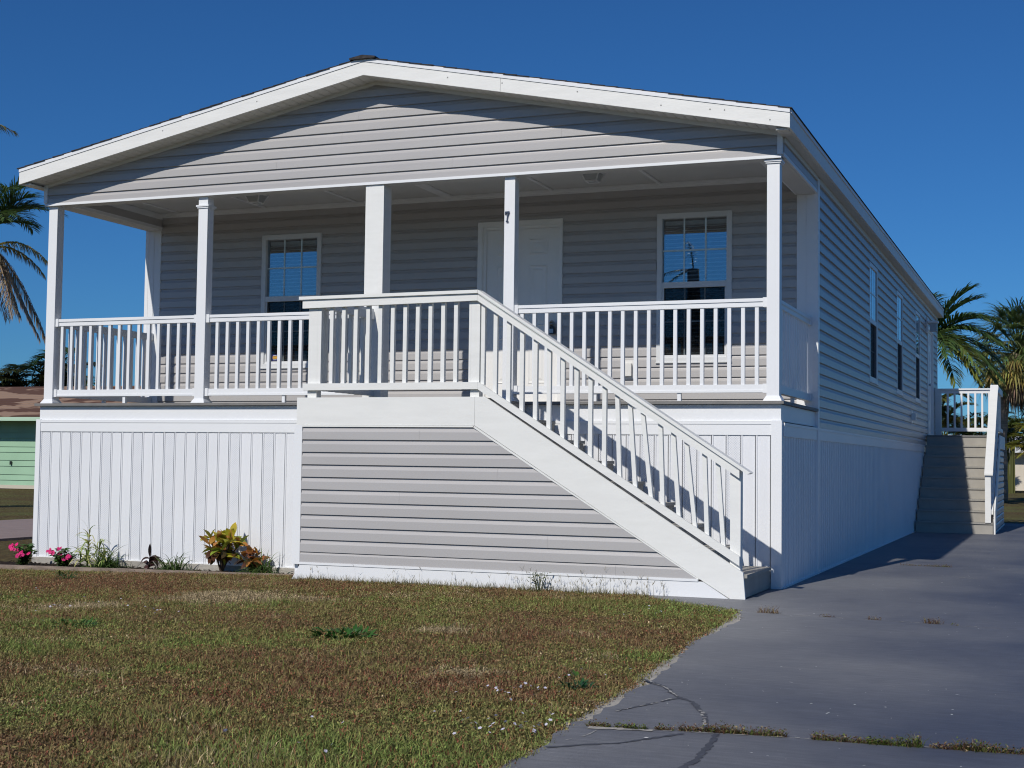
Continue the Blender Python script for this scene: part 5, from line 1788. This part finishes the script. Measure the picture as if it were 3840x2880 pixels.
def leafy_tree(x, y, label, clumps, seed, col, name='leafy_tree', trunk_h=2.0, size=0.10):
    random.seed(seed)
    t = thing(name, (x, y, -1.8), label, 'tree')
    mb = MB()
    mb.tube([(x, y, -1.85), (x + 0.05, y, -1.8 + trunk_h * .6), (x, y, -1.8 + trunk_h)], [0.16, 0.12, 0.09], 8)
    for cx_, cy_, cz_, r in clumps:
        mb.tube([(x, y, -1.8 + trunk_h * .8), ((x + cx_) / 2, (y + cy_) / 2, cz_ * .5 + (-1.8 + trunk_h) * .5), (cx_, cy_, cz_)], [0.06, 0.04, 0.015], 5)
    mb.build('trunk', BARK, t, True)
    for cx_, cy_, cz_, r in clumps:
        mb = MB()
        for i in range(int(420 * r * r) + 60):
            v = Vector((random.gauss(0, 1), random.gauss(0, 1), random.gauss(0, .7)))
            v = v.normalized() * r * random.random() ** 0.4
            a = random.uniform(0, 6.28)
            mb.leaf((cx_ + v.x, cy_ + v.y, cz_ + v.z), (math.cos(a), math.sin(a), random.uniform(-.5, .7)), size * random.uniform(.7, 1.4), size * .6, .6, random.uniform(-1, 1), jitc(col, .4), None, 2)
        mb.build('crown', LEAF, t)
    return t


leafy_tree(2.3, 46.6, 'leafy broad tree reaching in from the right edge', [(1.35, 46.6, 2.6, .55), (1.0, 46.6, 2.25, .35), (1.5, 46.5, 3.2, .6), (1.25, 46.5, 1.75, .45), (2.3, 46.6, 3.2, 1.0), (2.9, 46.7, 2.4, .9), (1.8, 46.7, 2.3, .7)], 111, (0.05, 0.10, 0.03), trunk_h=3.0)
# far tree line that closes the view
HED = []
random.seed(121)
for i in range(26):
    x = -75 + i * 7 + random.uniform(-2, 2)
    y = 95 + random.uniform(-6, 12)
    mb = MB()
    h = random.uniform(2.6, 4.2)
    for j in range(260):
        v = Vector((random.gauss(0, 1), random.gauss(0, 1), random.gauss(0, 1))).normalized() * random.random() ** .35
        a = random.uniform(0, 6.28)
        mb.leaf((x + v.x * 4.6, y + v.y * 2.5, -1.8 + h * .5 + v.z * h * .5), (math.cos(a), math.sin(a), random.uniform(-.5, .8)), 0.8, 0.5, .6, random.uniform(-1, 1), jitc((0.05, 0.075, 0.03), .4), None, 2)
    HED.append((mb.v, mb.f, mb.c))
V, F, Cc = [], [], []
for v, f, c in HED:
    o = len(V); V += v; Cc += c; F += [tuple(o + q for q in ff) for ff in f]
tag(add('far_trees', V, F, LEAF, None, False, Cc), 'low far line of trees along the horizon', 'trees', kind='stuff')

# ------------------------------------------------------------------ background: green garage, left
MINT = mat('mint_siding', (0.32, 0.50, 0.34), 0.6, 0.3, 0.06, 1.5)
MINTT = mat('mint_trim', (0.45, 0.62, 0.46), 0.6)
CREAM = mat('cream_base', (0.55, 0.50, 0.40), 0.8)


def shingle_mat(name, c0, c1):
    m = mat(name, c0, 0.95, 0.1)
    t_ = m.node_tree
    g = nd(t_, 'ShaderNodeNewGeometry')
    mp = nd(t_, 'ShaderNodeMapping'); mp.inputs['Scale'].default_value = (0.5, 1.3, 1); mp.inputs['Rotation'].default_value = (0, 0, 0.35)
    t_.links.new(g.outputs['Position'], mp.inputs[0])
    n = nd(t_, 'ShaderNodeTexNoise'); n.inputs['Scale'].default_value = 1.1; n.inputs['Detail'].default_value = 3
    t_.links.new(mp.outputs[0], n.inputs['Vector'])
    cr = nd(t_, 'ShaderNodeValToRGB')
    cr.color_ramp.elements[0].position = 0.46; cr.color_ramp.elements[0].color = (*c1, 1)
    cr.color_ramp.elements[1].position = 0.50; cr.color_ramp.elements[1].color = (*c0, 1)
    t_.links.new(n.outputs[0], cr.inputs[0])
    t_.links.new(cr.outputs[0], t_.nodes['Principled BSDF'].inputs['Base Color'])
    return m


BRSH = shingle_mat('brown_shingles', (0.30, 0.205, 0.15), (0.115, 0.065, 0.05))
BRSH2 = shingle_mat('dark_brown_shingles', (0.16, 0.10, 0.075), (0.10, 0.06, 0.045))
gar = thing('garage', (-37, 30, -1.8), 'mint green garage with brown shingle roof at the left edge', 'garage')
GX0, GX1, GY0, GY1 = -48.0, -25.0, 28.2, 35.0
box('wall', GX0 + .05, GX1 - .05, GY0 + .05, GY1 - .05, -1.8, 0.74, MINT, gar)
box('base_course', GX0, GX1, GY0 - 0.06, GY0 + 0.04, -1.85, -1.72, CREAM, gar)
lv = [-1.719, -1.54, -1.335, -1.03, -0.814, -0.52, -0.32, -0.01, 0.20, 0.45, 0.66, 0.735]
for a, b in zip(lv[:-1], lv[1:]):
    MB().px([(GY0 + 0.049, a), (GY0 - 0.035, a), (GY0 - 0.005, b - 0.002), (GY0 + 0.049, b - 0.002)], GX0 + .02, GX1 - .02).build('siding_board', MINT, gar)
rg = MB().px([(GY0 - 0.9, 0.74), (31.6, 2.06), (GY1 + .9, 0.74), (GY1 + .9, 0.68), (31.6, 1.98), (GY0 - 0.9, 0.68)], GX0 - .5, GX1 + .5).build('roof', BRSH, gar)
L_ = math.hypot(31.6 - GY0 + 0.9, 1.32)
nrow = 15
for i in range(nrow):
    a, b = i / nrow, (i + 1.08) / nrow
    ya, yb_ = GY0 - 0.92 + (31.6 - GY0 + 0.92) * a, GY0 - 0.92 + (31.6 - GY0 + 0.92) * min(1, b)
    za, zb = 0.745 + 1.32 * a, 0.745 + 1.32 * min(1, b)
    MB().px([(ya, za), (ya, za + 0.03), (yb_, zb + 0.012), (yb_, zb)], GX0 - .52, GX1 + .52).build('shingle_course', BRSH, rg)
box('eave_board', GX0 - .5, GX1 + .5, GY0 - 0.93, GY0 - 0.905, 0.60, 0.735, MINTT, rg)
box('wall_hook', -33.42, -33.36, GY0 - 0.10, GY0 - 0.04, -0.98, -0.85, BLACK, gar)

# white building, right
CRW = mat('cream_stucco', (0.66, 0.60, 0.50), 0.85, 0.2, 0.06, 1.2)
WRF = mat('white_metal_roof', (0.70, 0.72, 0.74), 0.45)
wb = thing('white_building', (5, 64, -1.8), 'low cream building with a white roof at the right edge', 'building')
box('wall', -6.0, 14.0, 61.6, 68, -1.85, 0.22, CRW, wb)
rf = MB().px([(60.9, 0.17), (60.9, 0.30), (64.8, 1.06), (68.7, 0.30), (68.7, 0.17)], -6.6, 14.6).build('roof', WRF, wb)
box('eave_board', -6.6, 14.6, 60.86, 60.895, 0.10, 0.30, WRF, rf)

# the broken palm across the road, seen mirrored in the porch window
random.seed(131)
fr = [dict(az=a, el=e, L=1.5, sag=s_, nl=16, ll=0.3, col=(0.05, 0.06, 0.03), width=0.05, hang=1.6, vee=0.0) for a, e, s_ in ((3.1, 0.15, 0.25), (2.6, -0.3, 0.5), (1.6, 1.3, 0.0))]
feather_palm('broken_palm', 'ragged palm across the road mirrored in the right porch window', [(-9.9, -33, -1.8), (-10.05, -33, 2.5), (-10.15, -33, 6.5)], [0.40, 0.32, 0.22], fr)
